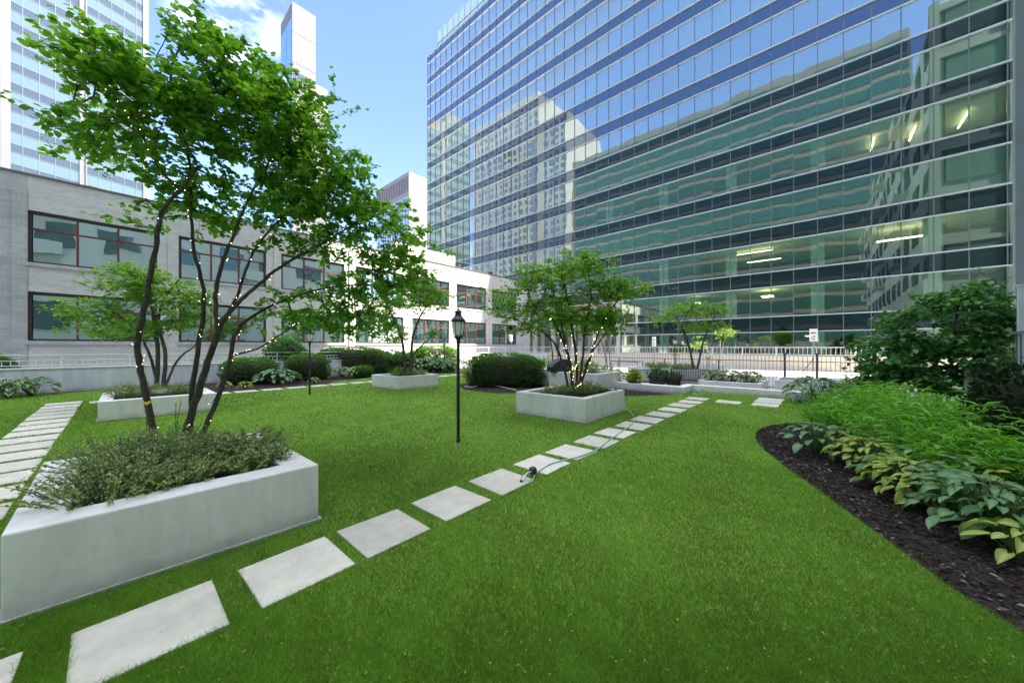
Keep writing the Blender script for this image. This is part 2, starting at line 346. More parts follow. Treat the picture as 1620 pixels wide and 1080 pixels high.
# ------------------------------------------------------------------ ground and lawn
Z_PATIO = -.25
MB().box(-400, -300, -3.2, 600, 600, -3.0).build('street_ground', M['concrete'])['kind'] = 'structure'
bed_edge = [(3.15,-.79),(3.27,-.70),(3.46,-.59),(3.75,-.47),(4.09,-.31),(4.56,-.09),(5.0,.1),(5.36,.28),(5.8,.46),(6.2,.62),(6.65,.76),(7.05,.83),(7.5,.87),(7.84,.83),(8.3,.72),(8.72,.50),(9.1,.1),(9.5,-.1),(10.0,-.1),(10.62,-.05),(11.4,.1),(12.1,.55),(12.7,.62)]
lawn_poly = [(-8,-3),(-8,17.2),(-3.5,17.3),(-2.3,17.8),(-1.6,17.9),(-.37,18.5),(.6,18.75),(1.3,18.4),(1.6,16.8),(2.0,14.65),(5.4,14.62),(6.1,15.6),(8.0,16.2),(12,15.6),(15.5,14.5),(15.5,11.5),
             (11.9,9.2),(10.2,7.3),(9.0,7.0),(8.0,7.9),(8.1,9.2),(8.9,10.6),(10.4,11.4),(14.5,11.4),(11.9,9.2),(11.9,5.4),(11.85,3.25),(12.72,3.2),(12.72,.62)]
lawn_poly = [(-8,-3),(-8,17.2),(-3.5,17.3),(-2.3,17.8),(-1.6,17.9),(-.37,18.5),(.6,18.75),(1.3,18.4),(1.6,16.8),(2.0,14.65),(5.4,14.62),(6.1,15.6),(8.0,16.2),(12,15.6),(15.5,14.5),(15.2,11.5),(10.4,11.4),
             (8.7,10.6),(7.9,9.2),(7.9,7.9),(8.7,6.9),(9.4,6.0),(9.8,5.0),(10.3,4.2),(11.0,3.7),(11.85,3.3),(12.72,3.2),(12.72,.62)]
lawn_poly += bed_edge[::-1][1:] + [(2.6,-1.2),(1.5,-2.2),(0,-3)]
bm_ = MB().prism([(-9,-7),(12.8,-7),(12.8,3.24),(11.85,3.24),(11.85,11),(17.5,11.6),(17.5,19.2),(-9,19.2)], -1.0, -.03)
bm_.build('mulch_bed', M['mulch'])['kind'] = 'structure'
MB().prism(lawn_poly, -.05, 0).build('lawn', M['lawn'])['kind'] = 'structure'
def inpoly(P, poly):
    x, y = P[:, 0], P[:, 1]; ins = np.zeros(len(P), bool); n = len(poly)
    for i in range(n):
        x0, y0 = poly[i]; x1, y1 = poly[(i+1) % n]
        if y0 == y1: continue
        c = ((y0 > y) != (y1 > y)) & (x < (x1-x0)*(y-y0)/(y1-y0)+x0); ins ^= c
    return ins
# paths
t_ = M['slab'].node_tree; b_ = t_.nodes['Principled BSDF']; src = b_.inputs['Base Color'].links[0].from_socket      # each paver its own tone, pits and specks
oi = N(t_, 'ShaderNodeObjectInfo'); mr_ = N(t_, 'ShaderNodeMapRange'); mr_.inputs['To Min'].default_value = .84; mr_.inputs['To Max'].default_value = 1.04; t_.links.new(oi.outputs['Random'], mr_.inputs[0])
vo = N(t_, 'ShaderNodeTexVoronoi'); vo.inputs['Scale'].default_value = 26; tcs = N(t_, 'ShaderNodeTexCoord'); t_.links.new(tcs.outputs['Object'], vo.inputs['Vector'])
vm = N(t_, 'ShaderNodeMapRange'); vm.inputs['From Min'].default_value = .06; vm.inputs['From Max'].default_value = .16; vm.inputs['To Min'].default_value = .62; vm.inputs['To Max'].default_value = 1; t_.links.new(vo.outputs['Distance'], vm.inputs[0])
nz = N(t_, 'ShaderNodeTexNoise'); nz.inputs['Scale'].default_value = 4; t_.links.new(tcs.outputs['Object'], nz.inputs['Vector'])
gt = N(t_, 'ShaderNodeMath', operation='GREATER_THAN'); gt.inputs[1].default_value = .56; t_.links.new(nz.outputs['Fac'], gt.inputs[0])
mf = N(t_, 'ShaderNodeMix'); mf.inputs[2].default_value = 1; t_.links.new(gt.outputs[0], mf.inputs[0]); t_.links.new(vm.outputs[0], mf.inputs[3])
pm = N(t_, 'ShaderNodeMath', operation='MULTIPLY'); t_.links.new(mr_.outputs[0], pm.inputs[0]); t_.links.new(mf.outputs[0], pm.inputs[1])
vsn = N(t_, 'ShaderNodeVectorMath', operation='SCALE'); t_.links.new(src, vsn.inputs[0]); t_.links.new(pm.outputs[0], vsn.inputs['Scale']); t_.links.new(vsn.outputs[0], b_.inputs['Base Color'])
BLOCK = []      # rectangles without grass
def path(name, rects):
    e = empty(name, (rects[0][0], rects[0][1], 0), kind='structure')
    for (x0, y0, x1, y1) in rects:
        j = [(random.uniform(-.012, .012), random.uniform(-.012, .012)) for _ in range(4)]
        pts = [(x0+j[0][0], y0+j[0][1]), (x1+j[1][0], y0+j[1][1]), (x1+j[2][0], y1+j[2][1]), (x0+j[3][0], y1+j[3][1])]
        MB().prism(pts, -.04, .018+random.uniform(-.004, .004)).build('paving_slab', M['slab'], e, bevel=.006)
        BLOCK.append((min(p[0] for p in pts)-.0, min(p[1] for p in pts)-.0, max(p[0] for p in pts), max(p[1] for p in pts)))
us = [-1.56,-.86,-.16,.53,1.15,1.84,2.54,3.28,3.97,4.69,5.39,6.15,6.86,7.62,8.4,9.15,9.93,10.66]
path('stepping_stone_path', [(u, 2.385, u+.54, 2.915) for u in us])
path('crossing_path', [(10.56, 1.58, 11.1, 2.15)] + [(10.68+i*.6, .79, 10.68+i*.6+.54, 1.36) for i in range(3)])
lv = [G(75, 640), (0, 0)]
lp = []
v = 4.6
while v < 14.9:
    lp.append((-1.28, v, -.68, v+.54)); v += .66
path('left_stepping_path', lp)
path('back_stepping_path', [(1.0+i*.74, 14.02, 1.0+i*.74+.6, 14.55) for i in range(15)] + [(-.55, 14.3, -.1, 14.8)])

# planters ------------------------------------------------------------------
def planter(poly, h, t, label, group, soil=.07, foot=True):
    """hollow box: outer poly (CCW), wall thickness t"""
    cx = sum(p[0] for p in poly)/len(poly); cy = sum(p[1] for p in poly)/len(poly)
    e = empty('planter', (cx, cy, 0), label, 'planter', group)
    n = len(poly); a = sum(poly[i][0]*poly[(i+1)%n][1]-poly[(i+1)%n][0]*poly[i][1] for i in range(n))
    if a < 0: poly = poly[::-1]
    def inset(t):
        res = []
        for i in range(n):
            p0, p1, p2 = Vector(poly[i-1]), Vector(poly[i]), Vector(poly[(i+1) % n])
            d1 = (p1-p0).normalized(); d2 = (p2-p1).normalized(); n1 = Vector((-d1.y, d1.x)); n2 = Vector((-d2.y, d2.x))
            b = (n1+n2); b = b/ (b.dot(n1)); res.append((p1+b*t)[:])
        return res
    I = inset(t); m = MB(); vs = []; fs = []
    for p, q in zip(poly, I): vs += [(p[0], p[1], 0), (p[0], p[1], h), (q[0], q[1], h), (q[0], q[1], 0)]
    for i in range(n):
        a = 4*i; b = 4*((i+1) % n); fs += [(a, b, b+1, a+1), (a+1, b+1, b+2, a+2), (a+2, b+2, b+3, a+3)]
    m.add(vs, fs).build('planter_wall', M['planter'], e, bevel=.012)
    if foot:
        O = inset(-.02); MB().prism(O, -.02, .022).build('planter_base', M['planter_foot'], e)
    MB().prism(inset(t-.01), .05, h-soil).build('planter_soil', M['soil'], e)
    BLOCK.append(tuple(poly))
    return e, inset(t+.03), h-soil
p1, in1, zs1 = planter([(-.43, 3.30), (1.14, 3.25), (1.10, 5.02), (-.45, 5.12)], .485, .22, 'large white planter nearest the camera with the big multi-stem tree', 'white painted box planters')
p2, in2, zs2 = planter([(-.30, 10.75), (1.52, 10.75), (1.52, 12.30), (-.28, 12.95)], .40, .2, 'white planter at the left beside the grey brick building', 'white painted box planters')
p3, in3, zs3 = planter([(6.42, 11.0), (8.05, 10.9), (8.10, 12.6), (6.25, 12.6)], .45, .15, 'small white planter in the far middle of the lawn', 'white painted box planters')
p4, in4, zs4 = planter([(6.02, 3.44), (7.95, 3.47), (7.95, 5.2), (5.98, 5.2)], .48, .16, 'white planter in the middle right beside the stepping stones', 'white painted box planters')

# lawn grass ------------------------------------------------------------------
def blocked(P, grow=0.0):
    b = np.zeros(len(P), bool)
    for r in BLOCK:
        if isinstance(r[0], tuple): b |= inpoly(P, list(r))
        else: b |= (P[:, 0] > r[0]-grow) & (P[:, 0] < r[2]+grow) & (P[:, 1] > r[1]-grow) & (P[:, 1] < r[3]+grow)
    return b
def noise2(P, s, seed=0):
    r = np.random.default_rng(seed); out = np.zeros(len(P))
    for k in range(6):
        a = r.uniform(0, 2*PI); f = s*r.uniform(.6, 1.8); out += np.sin(P[:, 0]*f*math.cos(a)+P[:, 1]*f*math.sin(a)+r.uniform(0, 6))
    return out/6
def make_grass():
    tmax = 1.56; K = 125000; lo, hi = 1.25, 22.0; p_ = 2.1       # blades thin out smoothly with distance and widen to match
    n = int(2*tmax*K*(lo**(2-p_)-hi**(2-p_))/(p_-2)); uu = rng.random(n)
    d = (lo**(2-p_)+uu*(hi**(2-p_)-lo**(2-p_)))**(1/(2-p_)); t = rng.uniform(-tmax, tmax, n)
    P = np.stack([(CA+SA*t)*d, (SA-CA*t)*d], 1); k = inpoly(P, lawn_poly); P = P[k]; d = d[k]; k = ~blocked(P, -.010); P = P[k]; d = d[k]
    S = np.sqrt(22000/np.minimum(K/d**p_, 22000)); n = len(P)
    h = rng.uniform(.016, .036, n)*(1+.25*noise2(P, 2.5, 3)); h = np.minimum(h*(1+.10*(S-1)), .06); wd = .0012*S**.9*rng.uniform(.7, 1.3, n)+.0007
    a = rng.uniform(0, 2*PI, n); lean = rng.uniform(.3, 1.3, n)*h; la = rng.uniform(0, 2*PI, n)
    b0 = np.stack([P[:, 0]-np.cos(a)*wd, P[:, 1]-np.sin(a)*wd, np.zeros(n)-.003], 1); b1 = np.stack([P[:, 0]+np.cos(a)*wd, P[:, 1]+np.sin(a)*wd, np.zeros(n)-.003], 1)
    tp = np.stack([P[:, 0]+np.cos(la)*lean, P[:, 1]+np.sin(la)*lean, h], 1)
    V = np.stack([b0, b1, tp], 1).reshape(-1, 3); FA = np.arange(3*n).reshape(n, 3)
    T = .36+.30*noise2(P, 1.1, 5)+.30*noise2(P, 5, 9)+.2*noise2(P, 17, 4)+rng.normal(0, .2, n); T = np.clip(T, 0, 1)
    TT = np.stack([T*.5, T*.5, T], 1).ravel()
    print('blades', n)
    o = link('grass', np_mesh('grass', V, FA, TT), M['turf']); tag(o, 'short mown green lawn grass between the paving slabs and planters', 'grass', kind='stuff')
    # clover heads and fallen petals
    k = rng.random(n) < .0022; q = P[k]; m = len(q)
    pos = np.concatenate([q, rng.uniform(.03, .045, (m, 1))], 1)
    f = foliage('clover', DIA, pos, rdir(m, -.2, .4), rdir(m, .5, 1), rng.uniform(.010, .020, m)*np.sqrt(S[k]), rng.uniform(.6, 1, m), M['leaf_sun'])
    tag(f, 'tiny pale clover heads dotted through the lawn', 'clover', kind='stuff')
make_grass()
def make_chips():
    reg = [([(2.6,-1.9)]+bed_edge[:-1]+[(12.6,-.6),(9,-1.2),(6.5,-2.5),(4,-3)], 2600), ([(7.9,6.9),(8.7,6.2),(11.8,4.6),(11.8,10.5),(8.9,10.8),(7.6,9.2)], 260), ([(1.4,14.6),(6.2,14.6),(6.6,16),(6.6,19),(-3.5,19),(-3.5,17.4),(-.37,18.5),(.9,18.5)], 130),
           ([(9.7,5.4),(11.8,3.3),(11.8,5.5)], 400)]
    for i, (poly, dens) in enumerate(reg):
        x0 = min(p[0] for p in poly); x1 = max(p[0] for p in poly); y0 = min(p[1] for p in poly); y1 = max(p[1] for p in poly)
        n = int((x1-x0)*(y1-y0)*dens); P = np.stack([rng.uniform(x0, x1, n), rng.uniform(y0, y1, n)], 1); P = P[inpoly(P, poly)]
        lp_in = inpoly(P, lawn_poly)
        P = P[~lp_in]; n = len(P)
        if n == 0: continue
        pos = np.concatenate([P, rng.uniform(-.028, .006, (n, 1))], 1)
        T = np.clip(rng.beta(1.6, 3.2, n)*1.0, 0, 1); T[rng.random(n) < .035] = 1
        s = rng.uniform(.018, .05, n)*(1 if i == 0 else 1.5)
        o = foliage('wood_chips', LAN if i else (DIA[0]*np.array([.6, 1, 1]), DIA[1]), pos, rdir(n, -.15, .25), rdir(n, .3, 1), s, T, M['chip'])
        tag(o, ['dark brown wood chip mulch in the curved right hand bed', 'dark mulch around the big clipped yew hedge', 'dark mulch in the far left bed under the round bushes', 'dark mulch patch by the low white wall'][i], 'mulch', kind='stuff')
make_chips()

# ------------------------------------------------------------------ glass office building
U0 = 37.7; MOD = 1.52; VJ = [9.37+MOD*n for n in range(-15, 31)]; VJ[-1] = 54.34
SILL = [4.1+3.9*k for k in range(14)]; HEAD = [s+2.57 for s in SILL]
gb = empty('glass_office_building', (U0, 20, 0), 'tall green glass office building with dark horizontal bands facing the garden', 'building')
def near_parts(name, cells, m, parent, tilt, nmax=300, depth=.02, xoff=0.0):
    """cells: (v0,v1,z0,z1) on plane u=U0+xoff ; nearest nmax as objects, rest joined"""
    def key(c): 
        d = math.hypot(U0, (c[0]+c[1])/2); return d+abs(c[2]-1.5)*.5
    cells = sorted(cells, key=key); cache = {}
    for c in cells[:nmax]:
        w_, h_ = round(c[1]-c[0], 3), round(c[3]-c[2], 3)
        if (w_, h_) not in cache:
            cache[(w_, h_)] = MB().box(-depth/2, -w_/2, -h_/2, depth/2, w_/2, h_/2).mesh(name); cache[(w_, h_)].materials.append(m)
        o = link(name, cache[(w_, h_)], None, parent)
        o.location = (U0+xoff-parent.location.x, (c[0]+c[1])/2-parent.location.y, (c[2]+c[3])/2-parent.location.z)
        o.rotation_euler = (0, random.gauss(0, tilt), random.gauss(0, tilt))
    rest = cells[nmax:]
    if rest:
        b = MB()
        for c in rest:
            ty, tz = random.gauss(0, tilt), random.gauss(0, tilt); w_, h_ = (c[1]-c[0])/2, (c[3]-c[2])/2; x = U0+xoff; yc = (c[0]+c[1])/2; zc = (c[2]+c[3])/2
            vs = [(x+sy*w_*-tz+sz*h_*ty, yc+sy*w_, zc+sz*h_) for sy, sz in ((-1, -1), (1, -1), (1, 1), (-1, 1))]
            b.add(vs, [(3, 2, 1, 0)])
        o = b.build(name+'_group', m, parent); o['kind'] = 'stuff'
vis = []; spn = []
g = .03
jrec = 20   # module index where the two lowest storeys open into the recessed base
for j in range(len(VJ)-1):
    v0, v1 = VJ[j]+g, VJ[j+1]-g
    for k in range(13):
        if k == 0 and j >= jrec: continue
        vis.append((v0, v1, SILL[k]+g, HEAD[k]-g))
    for k in range(13):
        spn.append((v0, v1, HEAD[k]+g, SILL[k+1]-g))
    if j < jrec:
        spn.append((v0, v1, 2.75+g, SILL[0]-g)); vis.append((v0, v1, .75, 2.75-g))
near_parts('window_pane', vis, M['vision'], gb, .0011)
near_parts('spandrel_panel', spn, M['spandrel'], gb, .0011)
for j, v in enumerate(VJ):
    z0 = 0 if j <= jrec else SILL[0]+3.9-1.33
    MB().box(U0-.07, v-.028, z0, U0+.05, v+.028, 54.8).build('mullion', M['alu_dark'], gb)
ends = (VJ[0], VJ[-1])
for k in range(14):
    if k > 0 or True:
        a, b_ = ends if k > 0 else (VJ[0], VJ[jrec])
        MB().box(U0-.14, a, SILL[k]-.055, U0+.03, b_, SILL[k]+.035).build('transom', M['alu'], gb)
        if k < 13: MB().box(U0-.13, a, HEAD[k]-.035, U0+.03, b_, HEAD[k]+.045).build('transom', M['alu'], gb)
MB().box(U0-.13, VJ[0], 2.72, U0+.03, VJ[jrec], 2.80).build('transom', M['alu'], gb)
MB().box(U0-.10, VJ[0], .60, U0+.2, VJ[jrec], .75).build('base_sill', M['tan'], gb)
MB().box(U0+.1, VJ[0], -3, U0+.3, VJ[jrec], .60).build('base_wall', M['tan'], gb)
# structure behind the glass
for k in range(13):
    MB().box(U0+.25, VJ[0], HEAD[k]+.18, U0+16, VJ[-1], SILL[k+1]-.05).build('floor_slab', M['int_ceiling'], gb)
    if k in (2, 4, 5, 6) or k > 6:
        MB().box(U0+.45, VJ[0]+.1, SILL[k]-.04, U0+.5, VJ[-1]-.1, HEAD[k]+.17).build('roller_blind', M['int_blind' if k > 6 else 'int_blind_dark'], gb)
MB().box(U0+.25, VJ[0], 2.9, U0+16, VJ[jrec], SILL[0]-.05).build('floor_slab', M['int_ceiling'], gb)
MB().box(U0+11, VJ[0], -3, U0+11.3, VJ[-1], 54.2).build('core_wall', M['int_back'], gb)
MB().box(U0+.2, VJ[-1]-.02, 0, U0+16, VJ[-1]+.02, 54.8).build('side_wall', M['spandrel'], gb)
MB().box(U0+.2, VJ[0]-.02, -3, U0+16, VJ[0]+.02, 54.8).build('side_wall', M['spandrel'], gb)
MB().box(U0+.1, VJ[0], 54.6, U0+16, VJ[-1], 54.8).build('roof', M['coping'], gb)
for j in range(1, len(VJ)-1, 4):
    for k in (0, 1, 3):
        if k == 0 and j >= jrec: continue
        MB().box(U0+.18, VJ[j]-.42, SILL[k]-.02, U0+.5, VJ[j]+.42, HEAD[k]+.16).build('column', M['int_col'], gb)
    if j < jrec: MB().box(U0+.18, VJ[j]-.42, .75, U0+.9, VJ[j]+.42, 2.85).build('column', M['int_col'], gb)
for (v, z, du, dv) in [(-3.2, HEAD[3], 2.6, .1), (-5.4, HEAD[3], 2.6, .1), (-7.9, HEAD[3], 2.6, .1), (3.4, HEAD[1], .12, 3.4), (2.8, HEAD[1]-.9, .12, 2.6), (3.4, HEAD[0]-.35, 1.2, .9), (-6.5, HEAD[1]-.6, .3, 3.2), (9.6, HEAD[0]-.5, .8, .5), (.8, 2.5, .6, .3)]:
    MB().box(U0+2.6, v, z-.10, U0+2.6+du, v+dv, z-.03).build('ceiling_light', M['lightbar'], gb)
# roof screen
b = MB()
MB().box(U0+.4, 0, 54.8, U0+.5, 52.0, 58.3).build('roof_screen', M['crownglass'], gb)
MB().box(U0+.5, 51.9, 54.8, U0+12, 52.0, 58.3).build('roof_screen', M['crownglass'], gb)
for j in range(0, 35):
    MB().box(U0+.36, 52.0-j*1.52-.02, 54.8, U0+.40, 52.0-j*1.52+.02, 58.3).build('screen_mullion', M['alu_dark'], gb)
MB().box(U0+.34, 0, 56.0, U0+.40, 52.0, 56.08).build('screen_rail', M['alu_dark'], gb)
MB().box(U0+.34, 0, 58.25, U0+.52, 52.0, 58.35).build('screen_rail', M['alu'], gb)
# recessed base beyond jrec
VR = VJ[jrec]
MB().box(U0+2.0, VR, -3, U0+2.3, 54, SILL[0]+3.9-1.4).build('recess_wall', M['tan'], gb)
MB().box(U0-.1, VR, SILL[1]-1.5, U0+2.3, 54, SILL[1]-1.36).build('soffit', M['tan'], gb)
for i in range(9):
    v = VR+.1+i*3.04
    MB().box(U0-.05, v, -3, U0+.45, v+.45, SILL[1]-1.5).build('column', M['tan'], gb)
    f = MB().box(U0+1.9, v+.6, .3, U0+1.98, v+2.9, 5.6).build('shop_window', M['winglass'], gb)
    MB().box(U0+1.86, v+.6, 2.9, U0+1.95, v+2.9, 3.1).build('frame', M['darkframe'], gb).parent = f

# ------------------------------------------------------------------ grey brick building on the left
V0 = 26.0; ROT = R(-2.6)
lb = empty('brick_building', (-12, V0, 0), 'low painted brick building with red framed windows behind the left wall', 'building')
x0b, x1b = -14.0, 32.5
bays = [-11.88+4.79*k-4.79*0 for k in range(0, 9)]
bays = [(-2.69+4.79*k, -2.69+4.79*k+3.98) for k in range(-2, 7)]
zr = [(1.75, 3.93), (5.2, 7.5)]
def wall_with_windows(xa, xb, m, nm):
    b = MB(); T = .45
    zs = [-3, zr[0][0], zr[0][1], zr[1][0], zr[1][1], 9.0]
    for i in (0, 2, 4): b.box(xa, V0, zs[i], xb, V0+T, zs[i+1])
    ws = [w_ for w_ in bays if w_[1] > xa+.01 and w_[0] < xb-.01]
    for (z0, z1) in zr:
        c = xa
        for (a, e) in ws:
            b.box(c, V0+.003, z0, a, V0+T, z1); c = e
        if c < xb: b.box(c, V0+.003, z0, xb, V0+T, z1)
    b.build(nm, m, lb)
wall_with_windows(x0b, -2.69, M['brick'], 'wall')
wall_with_windows(-2.69, 11.3, M['brick_mid'], 'wall')
wall_with_windows(11.3, x1b, M['brick_white'], 'wall')
for xx in [a-.405 for a, _ in bays]:      # pier joints and recessed band lines
    MB().box(xx-.62+.6, V0-.05, -3, xx+.38, V0, 9.0-.6).build('pier', M['brick'] if xx < -2.7 else (M['brick_mid'] if xx < 11 else M['brick_white']), lb)
for (a, e) in bays:
    for zi, (z0, z1) in enumerate(zr):
        f = MB(); fm = M['redframe'] if a > -3 else M['darkframe']
        th = .09
        f.box(a, V0+.12, z0, a+th, V0+.24, z1).box(e-th, V0+.12, z0, e, V0+.24, z1).box(a+th, V0+.12, z0, e-th, V0+.24, z0+th).box(a+th, V0+.12, z1-th*1.6, e-th, V0+.24, z1)
        wo_ = f.build('window', M['darkframe'], lb)
        zm = z0+(z1-z0)*.66; cols = [a+th+(e-a-2*th)*i/3 for i in range(4)]
        mu = MB().box(a+th, V0+.10, zm-.035, e-th, V0+.20, zm+.035)
        for i in (1, 2): mu.box(cols[i]-.04, V0+.095, z0+th, cols[i]+.04, V0+.205, z1-th*1.6)
        mo = mu.build('muntin', M['redframe'], lb); mo.parent = wo_
        for i in range(3):
            for (q0, q1) in ((z0+th, zm-.03), (zm+.03, z1-th*1.6)):
                p = MB().box(-(cols[i+1]-cols[i]-.06)/2, -.01, -(q1-q0)/2, (cols[i+1]-cols[i]-.06)/2, .01, (q1-q0)/2)
                po = link('pane', p.mesh('pane'), M['winglass'], wo_)
                po.location = ((cols[i]+cols[i+1])/2-lb.location.x, V0+.17-lb.location.y, (q0+q1)/2)
                po.rotation_euler = (random.gauss(0, .004), 0, random.gauss(0, .006))
        MB().box(a-.12, V0-.07, z0-.16, e+.12, V0+.12, z0-.002).build('window_sill', M['stone_sill'], lb)
MB().box(x0b, V0-.06, 9.0, x1b, V0+.5, 9.09).build('coping', M['coping'], lb)
MB().box(x0b, V0+.5, 8.2, x1b, V0+22, 8.4).build('roof', M['coping'], lb)
MB().box(x1b-.4, V0+.5, -3, x1b, V0+22, 9.0).build('wall', M['brick_white'], lb)
MB().box(x0b, V0+.5, -3, x0b+.4, V0+22, 9.0).build('wall', M['brick'], lb)
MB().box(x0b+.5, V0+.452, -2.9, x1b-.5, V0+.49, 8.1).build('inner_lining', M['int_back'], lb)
MB().box(15.2, V0+.6, 9.0, 21.6, V0+1.0, 10.25).build('raised_parapet', M['brick_white'], lb)
pr = MB().tube([(21.8, V0+.2, 9.7), (28.5, V0+.2, 9.7)], .025)
for xx in (21.8, 24, 26.2, 28.4): pr.tube([(xx, V0+.2, 9.09), (xx, V0+.2, 9.7)], .02)
pr.build('roof_railing', M['alu_dark'], lb)
vt = MB().lathe([(.12, 0), (.12, .5), (.2, .5), (.34, .62), (.06, .8)], (27.0, V0+1.2, 9.0), 10); vt.build('roof_vent', M['fence'], lb)
vt = MB().lathe([(.10, 0), (.10, .4), (.2, .4), (.3, .5), (.05, .62)], (22.5, V0+1.0, 9.0), 10); vt.build('roof_vent', M['fence'], lb)
# downpipes
for xx in (11.2, 11.42): MB().tube([(xx, V0-.1, -1), (xx, V0-.1, 8.6)], .05).build('downpipe', M['stone_sill'], lb)

# ------------------------------------------------------------------ city behind
def banded_tower(label, corner, dirv, width, depth, z0, z1, pitch, spx, mats, cols=None, mod=1.5, name='tower'):
    """front face starts at corner and runs along dirv (unit, right as seen from camera)"""
    e = empty(name, (corner[0], corner[1], 0), label, 'building')
    e.rotation_euler = (0, 0, math.atan2(dirv[1], dirv[0]))
    b = MB().box(0, .25, z0, width, depth, z1); b.build('wall', mats[0], None).parent = e
    z = z0; k = 0
    while z+pitch < z1:
        o = MB().box(.1, .10, z, width-.1, .24, z+spx).build('spandrel_band', mats[1]); o.parent = e
        o = MB().box(.1, .12, z+spx+.08, width-.1, .245, z+pitch-.08).build('window_band', mats[2]); o.parent = e
        o = MB().box(.1, .04, z+spx, width-.1, .26, z+spx+.08).build('transom', mats[3]); o.parent = e
        o = MB().box(.1, .04, z+pitch-.08, width-.1, .26, z+pitch).build('transom', mats[3]); o.parent = e
        z += pitch
    x = 0
    while x < width-.05:
        o = MB().box(x-.04, .02, z0, x+.04, .28, z1).build('mullion', mats[3]); o.parent = e; x += mod
    for c in (cols or []):
        o = MB().box(c[0], -.25, z0, c[1], .3, z1+.2).build('pier', mats[3]); o.parent = e
    return e
M['tw_span'] = glassmat('tower_spandrel', (.7, .75, .7), .04, rise=.35, body=(.05, .07, .085))
M['tw_win'] = glassmat('tower_window', (.8, .92, .80), .08, rise=.4, body=(.09, .14, .135))
M['tw_white'] = mat('tower_white_metal', (.15, .153, .157), .5)
M['tw_wall'] = mat('tower_concrete', (.16, .165, .17), .8)
c0 = W(8, 300, 68); dcam = Vector((240/F_PX, 1)); dcam.normalize()
dw = Vector((SA*dcam.x+CA*dcam.y, -CA*dcam.x+SA*dcam.y))
banded_tower('white and teal banded glass tower rising behind the brick building at far left', (c0.x, c0.y), dw, 20.6, 18, 12, 96, 4.0, 1.55,
             [M['tw_wall'], M['tw_span'], M['tw_win'], M['tw_white']], cols=[(-.6, .6), (9.4, 10.0), (10.3, 10.5), (19.6, 20.6)], mod=2.05, name='banded_tower')
# second face of the same block, to the left of its corner
dl = Vector((-dw.y, dw.x)); cl = (c0.x-dw.x*9.5-dl.x*.2, c0.y-dw.y*9.5-dl.y*.2)
banded_tower('narrow dark glazed tower at the extreme left edge', (c0.x-dw.x*12, c0.y-dw.y*12), dw, 11.2, 16, 12, 100, 4.0, 1.6,
             [M['tw_wall'], M['tw_span'], M['tw_win'], M['tw_white']], cols=[(10.6, 11.2)], mod=1.3, name='banded_tower')

def slender():
    e = empty('slender_tower', (82, 284, 0), 'very tall slender white tower rising above the tree', 'building')
    M['st_white'] = mat('slender_white', (.15, .148, .144), .7, (.135, .133, .129), .08)
    M['st_blue'] = glassmat('slender_blue', (.7, .85, .95), .45, body=(.10, .20, .24))
    MB().box(82, 284, 0, 97.5, 311, 249).build('wall', M['st_white'], e)
    MB().box(97.6, 286, 0, 107, 311, 200).build('wing', M['st_white'], e)
    MB().box(76, 288, 0, 81.6, 314, 195).build('wing', M['st_blue'], e)
    MB().box(81.8, 285, 0, 81.98, 296.6, 238).build('glass_face', M['st_blue'], e)
    MB().box(81.8, 297.4, 0, 81.98, 310.4, 238).build('glass_face', M['st_blue'], e)
    gr = mat('louvre_grey', (.25, .25, .25), .7)
    for i in range(5): MB().box(83+i*2.8, 283.85, 238.5, 85.4+i*2.8, 283.98, 243.5).build('louvre', gr, e)
    MB().box(85, 283.85, 246, 94, 283.98, 247.5).build('louvre', gr, e)
    for i in range(6): MB().box(82.6+i*2.45, 283.85, 194, 84.7+i*2.45, 283.98, 200).build('louvre', M['tw_span'], e)
    for i in range(11):
        MB().box(81.9, 283.86, 8+i*22, 97.6, 283.97, 8.25+i*22).build('joint_line', M['tw_wall'], e)
    for i in range(1, 6): MB().box(82+i*2.6, 283.9, 0, 82.12+i*2.6, 283.99, 236).build('joint_line', M['tw_wall'], e)
    rb = random.Random(3)
    for i in range(14):
        x = 83.5+rb.random()*12.5; z = 205+rb.random()*26
        MB().box(x, 283.86, z, x+.8+rb.random(), 283.98, z+.5+rb.random()*.7).build('vent', gr, e)
slender()
def office():
    e = empty('white_office_tower', (110, 177, 0), 'white office tower with a dark louvred top beside the glass building', 'building')
    wm = mat('office_white', (.17, .17, .17), .7); dk = mat('office_louvre', (.10, .09, .09), .7); wd = glassmat('office_window', (.7, .85, .95), .35, body=(.14, .2, .25))
    MB().box(110, 177, 0, 150, 215, 102).build('wall', wm, e)
    for i in range(13):
        v = 178.2+i*2.85
        MB().box(109.8, v, 91, 109.99, v+1.55, 99.5).build('louvre', dk, e)
        for k in range(9): MB().box(109.85, v, 84-k*6, 109.99, v+1.5, 88.2-k*6).build('window', wd, e)
    lg = mat('office_pale_louvre', (.45, .44, .42), .7)
    for i in range(10): MB().box(111.6+i*3.9, 176.8, 91, 113.6+i*3.9, 176.99, 99.5).build('louvre', lg, e)
office()

